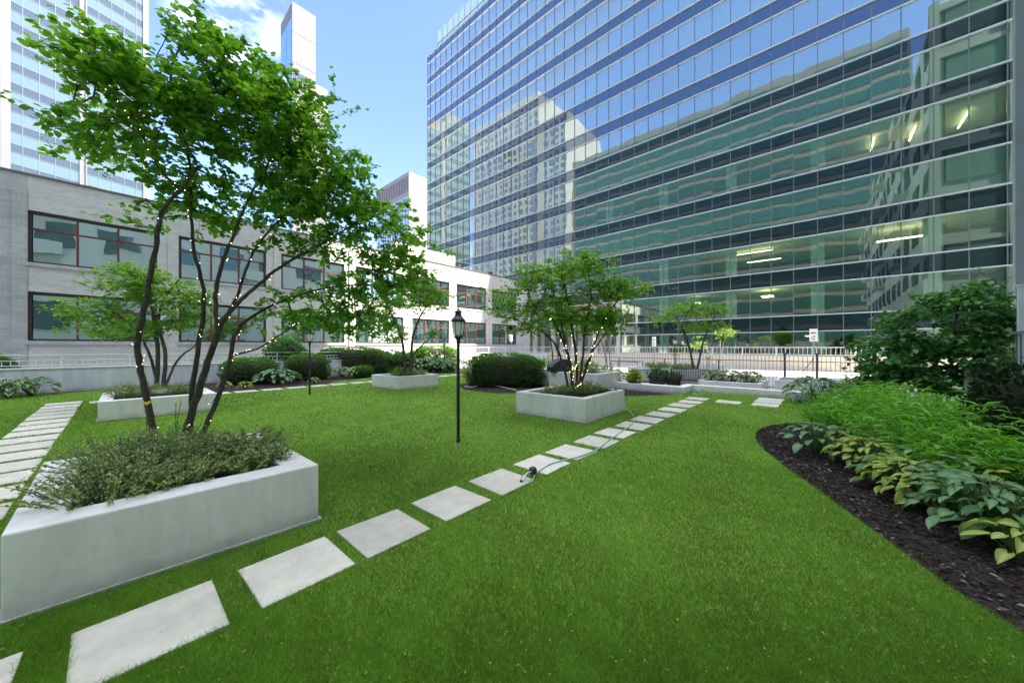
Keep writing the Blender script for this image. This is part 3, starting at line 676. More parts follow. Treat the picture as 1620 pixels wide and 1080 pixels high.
# buildings behind the camera: they shade the garden and stand mirrored in the glass front
def rear_block(name, label, face_u, v0, v1, z1, pitch, wall, win, mod, wfrac, zf0=.42, zf1=.88, depth=30):
    e = empty(name, (face_u, v0, 0), label, 'building')
    MB().box(face_u-depth, v0, -3, face_u, v1, z1).build('wall', wall, e)
    k = 0; z = 2.0
    while z+pitch < z1-1:
        b = MB(); v = v0+.6
        while v+mod < v1: b.box(face_u, v, z+pitch*zf0, face_u+.12, v+mod*wfrac, z+pitch*zf1); v += mod
        b.build('window_row', win, e); z += pitch
    return e
M['rb_wall'] = mat('rear_cream_band', (.165, .165, .158), .8, (.135, .135, .13), .4)
M['rb_win'] = glassmat('rear_teal_window', (.6, .85, .8), .05, rise=.25, body=(.035, .09, .085))
rear_block('banded_office_block', 'banded cream and teal office block behind the garden, mirrored in the glass front', -60, -17, 84, 84, 4.7, M['rb_wall'], M['rb_win'], 3.4, .97, .30, .98)
M['wt_wall'] = mat('rear_white_tower', (.25, .255, .25), .8); M['wt_win'] = glassmat('rear_dark_window', (.6, .75, .85), .25, body=(.05, .07, .08))
rear_block('gridded_white_tower', 'tall white gridded tower far behind the garden, mirrored in the glass front', -88, 124, 182, 152, 4.2, M['wt_wall'], M['wt_win'], 4.2, .55, .25, .8, 40)
rear_block('gridded_white_tower', 'lower shoulder of pale gridded tower, mirrored in the glass front', -86, 104, 124, 130, 4.2, M['wt_wall'], M['wt_win'], 4.0, .55, .25, .8, 40)
M['at_wall'] = mat('green_concrete', (.60, .66, .61), .8, (.54, .60, .55), .3); M['at_win'] = glassmat('apartment_window', (.6, .8, .75), .08, rise=.3, body=(.09, .15, .14))
at = empty('apartment_tower', (28.5, -7.4, 0), 'pale green apartment tower with balconies beside the garden, mirrored in window panes', 'building')
MB().box(-34, -24, -3, 28.5, -7.4, 31).build('wall', M['at_wall'], at)
MB().box(-34, -44, -3, 28.5, -24, 82).build('wall', M['at_wall'], at)
for k in range(7):
    b = MB(); c = MB(); z = 3+k*4
    for i in range(12):
        u = -31+i*5
        b.box(u, -7.4, z+.9, u+2.6, -7.3, z+2.9)
    b.build('window_row', M['at_win'], at)
    b = MB()
    for i in range(4): b.box(28.56, -23.2+i*4.1, z+.5, 28.66, -20.2+i*4.1, z+3.2)
    b.build('window_row', M['at_win'], at)
    if k > 1:
        for i in (0, 4, 8): MB().box(-28.2+i*5, -7.4, z-.1, -24.2+i*5, -6.2, z+.1).box(-28.2+i*5, -6.26, z+.1, -24.2+i*5, -6.2, z+1.1).build('balcony', M['at_wall'], at)

M['at_end'] = mat('grey_green_render', (.19, .25, .24), .8, (.15, .20, .19), .3)
MB().box(28.502, -24, -3, 28.56, -7.45, 30.9).build('end_cladding', M['at_end'], at)
for i in range(5): MB().box(28.56, -23.95+i*4.1, -3, 28.9, -23.35+i*4.1, 31).build('pilaster', M['at_end'], at)
for k in range(8): MB().box(28.56, -24, 2.2+k*4, 28.75, -7.4, 2.6+k*4).build('string_course', M['at_end'], at)
# ------------------------------------------------------------------ boundary walls, railings, fence
def railing(name, label, pts, z0, heights, postgap, m, group=None, picket=None, rad=.02, picketr=.008):
    e = empty(name, (pts[0][0], pts[0][1], z0), label, 'railing', group)
    for (a, b) in zip(pts[:-1], pts[1:]):
        a = Vector((*a, 0)); b = Vector((*b, 0)); Ln = (b-a).length; d = (b-a)/Ln
        for h in heights: MB().tube([a+Vector((0, 0, z0+h)), b+Vector((0, 0, z0+h))], rad, 6).build('rail', m, e)
        n = max(1, int(round(Ln/postgap)))
        for i in range(n+1):
            p = a+d*(Ln*i/n); MB().tube([p+Vector((0, 0, z0)), p+Vector((0, 0, z0+max(heights)+.01))], rad*1.35, 6).build('post', m, e)
        if picket:
            n = int(Ln/picket[0]); 
            tpl = MB().tube([(0, 0, picket[1]), (0, 0, picket[2])], picketr, 4).mesh('picket'); tpl.materials.append(m)
            for i in range(1, n):
                p = a+d*(Ln*i/n)
                o = link('picket', tpl, None, e); o.location = (p.x-pts[0][0], p.y-pts[0][1], 0)
    return e
wl = empty('garden_wall', (-4, 19.1, 0), 'low white garden wall along the far left side', 'wall')
MB().box(-9, 19.1, -3, 17.6, 19.35, .76).build('wall_face', M['wallpaint'], wl, bevel=.01)
MB().box(-9, 19.07, .76, 17.6, 19.38, .80).build('wall_cap', M['planter'], wl)
railing('wall_railing', 'thin white railing on top of the low garden wall at left', [(-6, 19.22), (17.4, 19.22)], .8, [.08, .24, .42], 1.55, M['whitemetal'], picket=(.16, .08, .24), rad=.012, picketr=.007)
fw = empty('terrace_wall', (33, 0, 0), 'sunlit pale wall across the plaza below the glass building', 'wall')
MB().box(33, -6, -3, 33.3, 24.2, .78).build('wall_face', M['tan'], fw)
MB().box(20.5, 24.0, -3, 33, 24.2, .78).build('wall_face', M['wallpaint'], fw)
railing('terrace_railing', 'white picket railing on the pale wall in front of the glass building', [(33.15, -6), (33.15, 24.1), (19, 24.1)], .78, [.12, .66], 2.2, M['whitemetal'], picket=(.25, .12, .66), rad=.03, picketr=.015)
MB().box(16.6, -7.2, -1, 37.7, 24.0, Z_PATIO-.004).build('plaza', M['concrete'])['kind'] = 'structure'
MB().prism([(12.9, -7), (12.9, 3.5), (12.1, 3.5), (12.1, 11), (17.6, 11.6), (17.6, -7)], -1, Z_PATIO).build('patio', M['concrete'])['kind'] = 'structure'
# low walls by the patio
lw = empty('low_wall', (12.7, 3.2, 0), 'low white kerb wall with a step between the lawn and the patio', 'wall')
MB().prism([(12.72, -.8), (12.72, 3.22), (11.85, 3.22), (11.85, 5.6), (12.15, 5.6), (12.15, 3.5), (13.02, 3.5), (13.02, -.8)], -.4, .215).build('wall_face', M['planter'], lw, bevel=.012)
fe = railing('iron_fence', 'grey iron picket fence with a gate beyond the patio', [(16, -1.05), (16, .12), (16, 1.0), (16, 11.5)], Z_PATIO, [.25, 1.22], 2.05, M['fence'], picket=(.115, .1, 1.42), rad=.016, picketr=.0075)
for v in (.12, 1.0): MB().box(15.96, v-.035, Z_PATIO, 16.04, v+.035, 1.27).build('gate_post', M['fence'], fe)
MB().tube([(15.97, .92, -.1), (15.97, .2, 1.1)], .014).build('gate_brace', M['fence'], fe)
pB, inB, zB = planter([(13.6, 1.43), (15.4, 1.43), (15.4, 3.28), (13.6, 3.28)], .31, .14, 'low white planter of variegated hostas on the patio', 'patio planters', foot=False)
pC, inC, zC = planter([(14.9, 3.6), (15.9, 3.6), (15.9, 6.4), (14.9, 6.4)], .60, .12, 'white patio planter holding the small tree before the fence', 'patio planters', foot=False)
pD, inD, zD = planter([(14.2, -.7), (15.6, -.7), (15.6, 1.15), (14.2, 1.15)], .42, .10, 'low white planter by the fence gate', 'patio planters', .3, foot=False)
pE, inE, zE = planter([(18.5, 3.6), (20, 3.6), (20, 5.4), (18.5, 5.4)], .62, .12, 'white planter on the sunlit plaza beyond the fence', 'patio planters', foot=False)
pF, inF, zF = planter([(10.6, 5.6), (12.4, 5.6), (12.4, 7.6), (10.6, 7.6)], .58, .14, 'white planter of yellow daylilies behind the middle planter', 'patio planters', foot=False)
bx = MB().box(11.1, 7.75, 0, 11.4, 9.1, .6).box(11.4, 7.75, 0, 12.6, 8.0, .62); o = bx.build('counter_wall', M['planter'], None, bevel=.01, loc=(11, 8, 0)); tag(o, 'white low counter wall beside the yew hedge', 'wall')
# right edge wall, posts and rail
rw = empty('side_wall', (9, -2.3, 0), 'dark brown wall at the right edge behind the shrubs', 'wall')
M['darkwall'] = mat('dark_brown_wall', (.028, .023, .02), .8, (.045, .037, .03), 2, .4, 20)
MB().prism([(8.3, -2.5), (10.9, -2.3), (10.9, -2.6), (8.3, -2.8)], -.1, .95).build('wall_face', M['darkwall'], rw)
for i in range(13):
    x = 8.4+i*.19; MB().box(x, -2.62, .95, x+.02, -2.6, 1.75).build('picket', M['alu_dark'], rw)
MB().box(8.3, -2.63, 1.72, 10.9, -2.58, 1.77).build('rail', M['alu_dark'], rw)
q = W(1618, 455, 6.2)
o = MB().box(q.x-.05, q.y-.05, 0, q.x+.05, q.y+.05, 2.58).box(q.x-.06, q.y-.06, 2.58, q.x+.06, q.y+.06, 2.61).build('metal_post', M['alu'], loc=(q.x, q.y, 0)); tag(o, 'pale grey square metal post at the right edge', 'post')
q = W(1530, 590, 8.2)
o = MB().box(q.x-.05, q.y-.05, 0, q.x+.07, q.y+.05, .95).build('metal_post', M['planter'], loc=(q.x, q.y, 0)); tag(o, 'short white post half hidden under the big shrub', 'post')

# ------------------------------------------------------------------ lamp posts
def lamp(x, y, label, H=2.106, z=0, small=1.0):
    e = empty('lamp_post', (x, y, z), label, 'lamp', 'black garden lamp posts')
    def P(prof, nm, m, n=20, par=e):
        o = MB().lathe([(r*small, zz) for r, zz in prof], (0, 0, 0), n).mesh(nm, smooth=False); ob = link(nm, o, m, par); 
        o.polygons.foreach_set('use_smooth', [True]*len(o.polygons)); return ob
    t = H-.50
    P([(.032, 0), (.034, .02), (.026, .05), (.026, .9), (.024, t-.06), (.026, t-.04)], 'pole', M['black'])
    P([(.026, t-.05), (.034, t-.03), (.030, t-.01), (.030, t+.0), (.062, t+.035), (.068, t+.05), (.060, t+.055)], 'collar', M['black'])
    P([(.050, t+.055), (.068, t+.10), (.080, t+.17), (.086, t+.25), (.084, t+.29)], 'lamp_glass', M['frost'])
    P([(.112, t+.285), (.116, t+.30), (.108, t+.315), (.085, t+.34), (.060, t+.37), (.050, t+.40), (.048, t+.425), (.060, t+.43), (.056, t+.445), (.030, t+.46), (.012, t+.468), (.012, t+.485), (.016, t+.492), (.003, t+.50)], 'cap', M['black'])
    for k in range(6):
        a = 2*PI*k/6+.35
        pts = [(r*math.cos(a)*small, r*math.sin(a)*small, zz) for r, zz in [(.056, t+.05), (.075, t+.10), (.087, t+.17), (.093, t+.25), (.090, t+.295)]]
        ob = link('cage_rib', MB().tube(pts, .0055*small, 5).mesh('cage_rib'), M['black'], e)
    return e
lamp(3.53, 4.27, 'nearest black lamp post standing alone on the lawn')
lamp(3.93, 11.95, 'black lamp post on the lawn before the round bushes')
q = G(703, 588); lamp(q[0]*1.0, q[1]*1.0, 'far black lamp post half hidden by leaves before the long hedge', 2.0)
q = W(1068, 590, 22); lp_ = lamp(q.x, q.y, 'small tan lantern on a post beyond the iron fence', 2.35, Z_PATIO, 1.5)

# small fixtures beyond
def sign(x, y, d, w_, h_, label, zb=Z_PATIO):
    q = W(x, y, d); e = empty('sign', (q.x, q.y, zb), label, 'sign')
    MB().tube([(q.x, q.y, zb), (q.x, q.y, q.z+h_/2)], .03).build('post', M['fence'], e)
    MB().box(q.x-.08, q.y-w_/2, q.z-h_/2, q.x-.04, q.y+w_/2, q.z+h_/2).build('board', M['whitemetal'], e, bevel=.01)
    b = MB()
    for k, (a, c, g_) in enumerate([(-.3, .25, .1), (.05, .35, .08), (-.25, .1, -.12), (.1, .3, -.2), (-.2, .2, -.3)]):
        b.box(q.x-.085, q.y+a*w_, q.z+g_*h_*1.3, q.x-.081, q.y+c*w_, q.z+(g_*1.3+.09)*h_)
    b.build('printed_mark', M['fence'], e)
sign(1287, 530, 24, .42, .85, 'white notice board with dark print before the glass building')
sign(1035, 540, 26, .28, .7, 'narrow white notice on a post in front of the glass building')
q = W(808, 541, 24); e = empty('spotlight', (q.x, q.y, Z_PATIO), 'small white floodlight on a post beyond the yew hedge', 'light')
MB().tube([(q.x, q.y, Z_PATIO), (q.x, q.y, q.z)], .03).build('post', M['fence'], e); MB().lathe([(.06, -.02), (.14, .1), (.14, .45), (.09, .5)], q, 10).build('lamp_head', M['whitemetal'], e)

# ------------------------------------------------------------------ patio furniture
def bench(x, y, rot, Ln, label):
    e = empty('bench', (x, y, Z_PATIO), label, 'bench', 'black metal patio benches'); e.rotation_euler = (0, 0, rot)
    def add(mb, nm): link(nm, mb.mesh(nm), M['black'], e)
    for s in (-1, 1):
        b = MB().tube([(s*Ln/2, .25, 0), (s*Ln/2, .2, .42), (s*Ln/2, .02, .43)], .024).tube([(s*Ln/2, -.22, 0), (s*Ln/2, -.2, .42), (s*Ln/2, -.30, .88)], .024)
        b.tube([(s*Ln/2, -.24, .62), (s*Ln/2, .0, .66), (s*Ln/2, .22, .62), (s*Ln/2, .25, .42)], .014); add(b, 'end_frame')
    for k in range(8): add(MB().box(-Ln/2, -.18+k*.055, .41, Ln/2, -.145+k*.055, .425), 'seat_slat')
    n = int(Ln/.06)
    for i in range(n+1):
        xx = -Ln/2+Ln*i/n; add(MB().tube([(xx, -.2, .42), (xx, -.30, .86)], .0115, 5), 'back_slat')
    add(MB().tube([(-Ln/2, -.305, .88), (Ln/2, -.305, .88)], .016), 'top_rail'); add(MB().tube([(-Ln/2, -.205, .44), (Ln/2, -.205, .44)], .014), 'lower_rail')
q = W(1030, 600, 12.9); bench(q.x+.1, q.y, R(-90), 1.25, 'black slatted metal bench left of the pair behind the low wall')
q = W(1083, 600, 13.4); bench(q.x+.5, q.y, R(-75), 1.2, 'black slatted metal bench right of the pair behind the low wall')
def bush_pot(x, y, r, h, label, m, hm, tplm='leaf_maple'):
    e = empty('plant_pot', (x, y, Z_PATIO), label, 'plant pot')
    MB().lathe([(r*.72, 0), (r*.95, h*.9), (r*1.05, h*.9), (r*1.05, h), (r*.9, h), (r*.88, h-.04)], (x, y, Z_PATIO), 18).build('pot', M['blackplastic'], e, smooth=False)
    n = 260; d = rdir(n, -.1, 1); pos = np.array([x, y, Z_PATIO+h])+d*np.array([r*1.1, r*1.1, hm])*rng.uniform(.3, 1, (n, 1))
    foliage('foliage', OV2, pos, d+rdir(n)*.5, rdir(n, .2, 1), rng.uniform(.08, .15, n), rng.beta(2, 2, n), M[m], e, True)
q = W(1004, 600, 12.4); bush_pot(q.x, q.y, .24, .58, 'round black pot of mixed leafy plants at the patio corner', 'hosta_gold', .34)
q = W(1040, 592, 14.3); bush_pot(q.x, q.y, .36, .52, 'dark wide pot of broad green leaves behind the left bench', 'hosta_green', .3)
q = W(1066, 592, 14.2); bush_pot(q.x, q.y, .34, .5, 'black pot of dusky foliage between the two benches', 'leaf_dark', .25)
# covered grill
q = W(884, 600, 13.0)
g_ = empty('covered_grill', (q.x, q.y, 0), 'barbecue grill under a black cloth cover beside the yew hedge', 'grill')
b = MB(); prof = [(-.36, .55), (-.38, .72), (-.28, .86), (-.05, 1.02), (.18, 1.05), (.34, .98), (.36, .55)]
vs = []; 
for s in (-.42, .42): vs += [(q.x+s*.65*SA-px_*CA*.0+px_*.0+s*0+px_*SA, q.y-s*0+px_*-CA+s*.6, pz) for px_, pz in prof]
n = len(prof); b.add(vs, [tuple(range(n))[::-1], tuple(range(n, 2*n))]+[(i, (i+1) % n, n+(i+1) % n, n+i) for i in range(n)])
b.build('cloth_cover', M['blackplastic'], g_, bevel=.04); MB().box(q.x-.25, q.y-.25, 0, q.x+.25, q.y+.25, .56).build('cart', M['black'], g_)
q = W(1010, 560, 19.5)
def table(x, y, label):
    e = empty('side_table', (x, y, Z_PATIO), label, 'table')
    b = MB().box(x-.5, y-.9, .5, x+.5, y+.9, .55); b.build('table_top', M['fence'], e)
    for sx in (-.45, .45):
        for sy in (-.85, .85): MB().tube([(x+sx, y+sy, Z_PATIO), (x+sx, y+sy, .5)], .025).build('leg', M['fence'], e)
q = G(992, 590, Z_PATIO); table(q[0], q[1], 'grey metal table on the sunlit plaza beyond the fence')

# ------------------------------------------------------------------ hoses and sprinkler
def smooth_path(pts, n=8):
    pts = [Vector(p) for p in pts]; out = []
    for i in range(len(pts)-1):
        p0, p1, p2, p3 = pts[max(i-1, 0)], pts[i], pts[i+1], pts[min(i+2, len(pts)-1)]
        for k in range(n):
            t = k/n; out.append(.5*((2*p1)+(p2-p0)*t+(2*p0-5*p1+4*p2-p3)*t*t+(3*p1-p0-3*p2+p3)*t**3))
    out.append(pts[-1]); return out
def gp(x, y, z=.03): a = G(x, y, z); return (a[0], a[1], z)
hp = [gp(988, 648, .08), gp(996, 650, .04), (gp(1003, 660)), gp(1000, 670), gp(985, 681), gp(962, 697), gp(943, 711), gp(915, 722), gp(890, 728), gp(872, 733), gp(858, 741), gp(848, 748, .05)]
o = MB().tube(smooth_path(hp), .0085, 8).build('garden_hose', M['hose'], loc=gp(940, 712, 0), smooth=True); tag(o, 'pale green garden hose lying across the stepping stones', 'hose')
q = G(843, 747, .05); e = empty('sprinkler', (q[0], q[1], 0), 'small navy and silver lawn sprinkler on a paving slab', 'sprinkler')
MB().lathe([(.02, -.045), (.045, -.03), (.05, 0), (.04, .03), (.012, .045)], (q[0], q[1], .075), 12).build('motor_housing', M['navy'], e, smooth=True)
c = Vector((q[0], q[1], .03)); d1 = Vector((*[G(826, 757)[i]-G(843, 747)[i] for i in (0, 1)], 0)); pr_ = Vector((-d1.y, d1.x, 0)).normalized()
for s in (-1, 1): MB().tube(smooth_path([c+pr_*s*.03, c+d1*.5+pr_*s*.07, c+d1*1.0+pr_*s*.03+Vector((0, 0, -.01))]), .006).build('sled_leg', M['alu'], e)
MB().tube(smooth_path([c+Vector((0, 0, .03)), c+d1*.5+Vector((0, 0, .05)), c+d1*1.02+Vector((0, 0, .0))]), .009).build('spray_bar', M['alu'], e)
MB().lathe([(.012, -.012), (.016, 0), (.012, .012)], c+d1*1.03, 8).build('end_cap', M['navy'], e)
hp = [gp(1097, 621, .05), gp(1104, 624, .03), gp(1108, 620, .12), gp(1114, 614, .24), gp(1118, 611, .24)]
o = MB().tube(smooth_path(hp), .014, 6).build('garden_hose', M['hose'], loc=gp(1105, 622, 0)); tag(o, 'short pale hose end draped over the low patio wall', 'hose')
hp = [gp(735, 611, .02), gp(748, 612, .03), gp(757, 609, .03), gp(768, 608, .03), gp(785, 610, .03), gp(803, 614, .03), gp(817, 617, .03)]
o = MB().tube(smooth_path(hp), .014, 6).build('garden_hose', M['hosecream'], loc=gp(770, 611, 0)); tag(o, 'cream hose lying on the mulch before the yew hedge', 'hose')

# ------------------------------------------------------------------ trees
def grow_tree(name, label, stems, crown, ncl, per, leaves_per, leafsize, tpl, lm, bark, seed, clr=(.34, .12), single=0, cat='tree', group=None, tintb=(2, 2.2), r0=.0022, droop=0.0, rmax=.02):
    r = np.random.default_rng(seed); base = stems[0][0]
    e = empty(name, (base[0], base[1], base[2]), label, cat, group); off = Vector(e.location)
    nodes = []; par = []; rad0 = []
    stem_id = []
    for s in stems:
        pts = smooth_path([Vector(p[:3]) for p in s], 5); rr = np.interp(np.linspace(0, len(s)-1, len(pts)), range(len(s)), [p[3] for p in s])
        jit = [Vector((random.gauss(0, .004), random.gauss(0, .004), 0))*min(1, i) for i in range(len(pts))]
        pts = [p+j for p, j in zip(pts, jit)]
        MB().tube(pts, list(rr), 9).build('trunk', bark, e, smooth=True)
        for i, p in enumerate(pts):
            if i > len(pts)*.25: nodes.append(np.array(p)); par.append(-1); rad0.append(rr[i])
    ns = len(nodes)
    vol = np.array([c[3]*c[4]*c[5] for c in crown])**.8; vol = vol/vol.sum()
    att = []
    ci = r.choice(len(crown), ncl, p=vol)
    for c in ci:
        E = crown[c]; d = r.normal(size=3); d /= np.linalg.norm(d); q = r.uniform(.15, 1)**(1/2.2)
        cc = np.array(E[:3])+d*np.array(E[3:6])*q
        k = max(1, r.poisson(per)); out = r.normal(size=(k, 3))*np.array([clr[0], clr[0], clr[1]]); att += list(cc+out)
    att = np.array(att); SN = np.array(nodes)
    dist = np.min(np.linalg.norm(att[:, None]-SN[None], axis=2), axis=1); att = att[np.argsort(dist)]
    NP = np.zeros((ns+len(att)*3, 3)); NP[:ns] = SN; par = par+[0]*(len(att)*3); cnt = ns; pl = np.zeros(len(NP)); tips = []
    for a in att:
        dd = np.linalg.norm(NP[:cnt]-a, axis=1)+.25*pl[:cnt]
        i = int(np.argmin(dd)); D = np.linalg.norm(NP[i]-a); p0 = NP[i]; k = 1 if D < .25 else (2 if D < .7 else 3); pi = i
        for q in range(1, k+1):
            t = q/k; p = p0+(a-p0)*t
            if q < k: p = p+r.normal(size=3)*D*.07+np.array([0, 0, D*.06])
            NP[cnt] = p; par[cnt] = pi; pl[cnt] = pl[pi]+D/k; pi = cnt; cnt += 1
        tips.append(cnt-1)
    load = np.zeros(cnt)
    for t_ in tips: load[t_] = 1
    for i in range(cnt-1, ns-1, -1):
        load[par[i]] += load[i]
    rr = np.minimum(r0*np.maximum(load, 1)**.42, rmax)
    b = MB()
    for i in range(ns, cnt):
        p = par[i]; ra = rr[i]; rb_ = min(rr[p], rr[i]*1.5) if p >= ns else min(rr[i]*1.4, rad0[p])
        b.tube([NP[p], NP[i]], [rb_, ra], 4 if ra > .006 else 3, cap=False)
    b.build('branches', bark, e)
    # leaves on shoots
    T = np.array(tips); tp = NP[T]; pp = NP[[par[t_] for t_ in tips]]; dr = tp-pp; ln = np.linalg.norm(dr, axis=1, keepdims=True); dr = dr/np.maximum(ln, 1e-5)
    n = len(T)*leaves_per; idx = np.repeat(np.arange(len(T)), leaves_per); t_ = r.uniform(-1.1, .25, n)
    shoot = .16*leafsize/.07
    pos = tp[idx]+dr[idx]*np.minimum(ln[idx], shoot*1.4)*t_[:, None]+r.normal(size=(n, 3))*np.array([.5, .5, .22])*leafsize
    side = r.normal(size=(n, 3)); side[:, 2] *= .35; dirs = side*.9+dr[idx]*.5; dirs[:, 2] -= droop
    up = r.normal(size=(n, 3))*.42+np.array([0, 0, 1.]); sc = leafsize*r.uniform(.65, 1.2, n)
    ct = np.clip(r.beta(*tintb, n)*.7+r.beta(*tintb, len(T))[idx]*.3, 0, 1)
    if single:
        d = np.linalg.norm(pos-np.array([0, 0, EYE]), axis=1); d = np.argsort(d); one, rest = d[:single], d[single:]
        vars_ = []
        for q in range(8):
            me = np_mesh('leaf', tpl[0]*np.array([1+.1*math.sin(q), 1, 1+.5*math.cos(q)]), tpl[1], np.full(len(tpl[0]), (q+.5)/8)); me.materials.append(lm); vars_.append(me)
        Rm = frames(dirs[one], up[one])
        for q, i in enumerate(one):
            o = link('leaf', vars_[int(ct[i]*7.99)], None, e); o.matrix_local = Matrix.Translation(Vector(pos[i])-off) @ Matrix(Rm[q].tolist()).to_4x4() @ Matrix.Scale(sc[i], 4)
        pos, dirs, up, sc, ct = pos[rest], dirs[rest], up[rest], sc[rest], ct[rest]
    foliage('crown', tpl, pos, dirs, up, sc, ct, lm, e, True)
    return e, NP[:cnt], rr
def Wt(x, y, d, r): q = W(x, y, d); return (q.x, q.y, q.z, r)
def E_(x, y, d, rx, ry, rd):     # ellipsoid from its place in view and its depth; radii in metres
    q = W(x, y, d); return (q.x, q.y, q.z, (rx*d/F_PX+rd)/2, (rx*d/F_PX+rd)/2, ry*d/F_PX)
ms = [[Wt(250, 722, 3.62, 0.0324), Wt(240, 670, 3.62, 0.0296), Wt(226, 600, 3.6, 0.0268), Wt(218, 548, 3.55, 0.0253), Wt(230, 480, 3.5, 0.0239), Wt(243, 410, 3.5, 0.0211), Wt(256, 340, 3.5, 0.0183), Wt(285, 300, 3.55, 0.0155), Wt(312, 265, 3.6, 0.0127)],
      [Wt(288, 706, 3.85, 0.0387), Wt(304, 650, 3.85, 0.0352), Wt(325, 585, 3.85, 0.0324), Wt(345, 525, 3.85, 0.0282), Wt(368, 488, 3.9, 0.0211), Wt(410, 450, 4.0, 0.0183), Wt(455, 415, 4.2, 0.0155), Wt(520, 380, 4.4, 0.0120), Wt(580, 340, 4.6, 0.0084)],
      [Wt(300, 704, 4.0, 0.0282), Wt(303, 630, 4.0, 0.0253), Wt(312, 560, 4.0, 0.0239), Wt(322, 490, 4.0, 0.0211), Wt(318, 440, 4.0, 0.0183), Wt(306, 390, 4.0, 0.0162), Wt(303, 330, 3.95, 0.0141), Wt(300, 260, 3.9, 0.0113), Wt(290, 190, 3.7, 0.0070)],
      [Wt(312, 704, 3.9, 0.0282), Wt(338, 645, 3.95, 0.0253), Wt(362, 580, 4.0, 0.0232), Wt(372, 530, 4.0, 0.0211), Wt(400, 500, 4.1, 0.0169), Wt(450, 475, 4.25, 0.0134), Wt(520, 455, 4.4, 0.0099), Wt(600, 450, 4.6, 0.0063)],
      [Wt(345, 525, 3.85, 0.0225), Wt(341, 470, 3.85, 0.0211), Wt(350, 420, 3.85, 0.0183), Wt(370, 370, 3.9, 0.0155), Wt(395, 310, 3.9, 0.0120), Wt(430, 250, 4.0, 0.0084)],
      [Wt(356, 508, 3.9, 0.0169), Wt(380, 455, 3.95, 0.0141), Wt(400, 400, 4.0, 0.0127), Wt(440, 350, 4.1, 0.0099), Wt(500, 290, 4.2, 0.0070)],
      [Wt(368, 562, 4.0, 0.0127), Wt(405, 552, 4.0, 0.0106), Wt(435, 535, 4.1, 0.0092), Wt(470, 510, 4.2, 0.0063)],
      [Wt(285, 300, 3.55, 0.0127), Wt(255, 270, 3.5, 0.0106), Wt(225, 215, 3.4, 0.0084), Wt(190, 165, 3.4, 0.0063), Wt(150, 130, 3.35, 0.0042)]]
mc = [E_(215, 140, 3.5, 85, 50, .4), E_(165, 95, 3.4, 38, 32, .2), E_(300, 165, 3.7, 110, 68, .6), E_(240, 240, 3.7, 105, 65, .7), E_(420, 190, 4.0, 105, 85, .7), E_(380, 130, 3.9, 75, 50, .4), E_(490, 230, 4.2, 75, 60, .6), E_(510, 290, 4.3, 80, 72, .6), E_(590, 365, 4.6, 68, 58, .6), E_(600, 450, 4.8, 80, 48, .6), E_(460, 340, 4.3, 85, 60, .6), E_(500, 500, 4.8, 90, 36, .4), E_(330, 320, 4.3, 80, 40, .5), E_(335, 70, 3.8, 35, 32, .2), E_(650, 420, 4.8, 38, 55, .5), E_(560, 515, 4.9, 60, 26, .3), E_(85, 120, 3.3, 24, 12, .1), E_(105, 222, 3.4, 30, 18, .12), E_(215, 330, 3.9, 40, 35, .3)]
T1, N1, R1 = grow_tree('redbud_tree', 'large leaning multi-stem tree wrapped in fairy lights in the nearest planter', ms, mc, 430, 5.3, 13, .064, OV2, M['leaf_main'], M['bark'], 11, (.17, .07), single=300, droop=.15)
def mini_tree(name, label, x, y, z, d, stems, crown, ncl, leaf, lm, bark, seed, per=5, lp=8, tpl=MAP, clr=(.2, .06), tb=(2, 2), r0=.0022):
    S = []
    for s in stems: S.append([Wt(p[0], p[1], d+(p[3] if len(p) > 3 else 0), p[2]) for p in s])
    C_ = [E_(c[0], c[1], d+c[4], c[2], c[3], c[5]) for c in crown]
    return grow_tree(name, label, S, C_, ncl, per, lp, leaf, tpl, lm, bark, seed, clr, tintb=tb, r0=r0)
mini_tree('maple_tree', 'small layered maple tree in the left planter before the brick building', 0, 0, 0, 9.0,
    [[(248, 612, .05), (250, 560, .045), (243, 500, .04), (235, 470, .03), (215, 445, .02)], [(258, 612, .045), (262, 560, .04), (250, 510, .035), (262, 470, .025), (285, 440, .016)],
     [(262, 612, .03), (275, 580, .026), (290, 560, .022), (310, 545, .016), (318, 520, .012)], [(250, 608, .035), (236, 560, .03), (220, 530, .022), (190, 500, .015)]],
    [(215, 450, 80, 26, 0, .5), (150, 490, 50, 22, -.2, .4), (260, 460, 60, 28, .2, .5), (290, 500, 45, 25, .3, .4), (200, 520, 60, 18, -.3, .4), (120, 520, 25, 16, -.2, .2), (225, 430, 40, 16, .1, .3), (300, 470, 35, 22, .3, .3)], 230, .085, M['leaf_maple'], M['bark_mid'], 21, tb=(2.4, 1.8))
mini_tree('maple_tree', 'small bright green maple in the far middle planter', 0, 0, 0, 12.6,
    [[(640, 588, .05), (638, 550, .045), (630, 520, .035), (615, 490, .02)], [(650, 588, .05), (652, 540, .045), (665, 500, .03), (690, 465, .016)], [(647, 585, .035), (655, 560, .028), (680, 535, .02), (700, 520, .012)]],
    [(640, 470, 60, 28, 0, .6), (600, 500, 40, 22, -.2, .4), (685, 470, 35, 25, .2, .4), (660, 440, 40, 16, .1, .4), (690, 530, 22, 10, .3, .2), (620, 530, 30, 12, 0, .3)], 170, .10, M['leaf_maple'], M['bark_mid'], 22, tb=(2, 2))
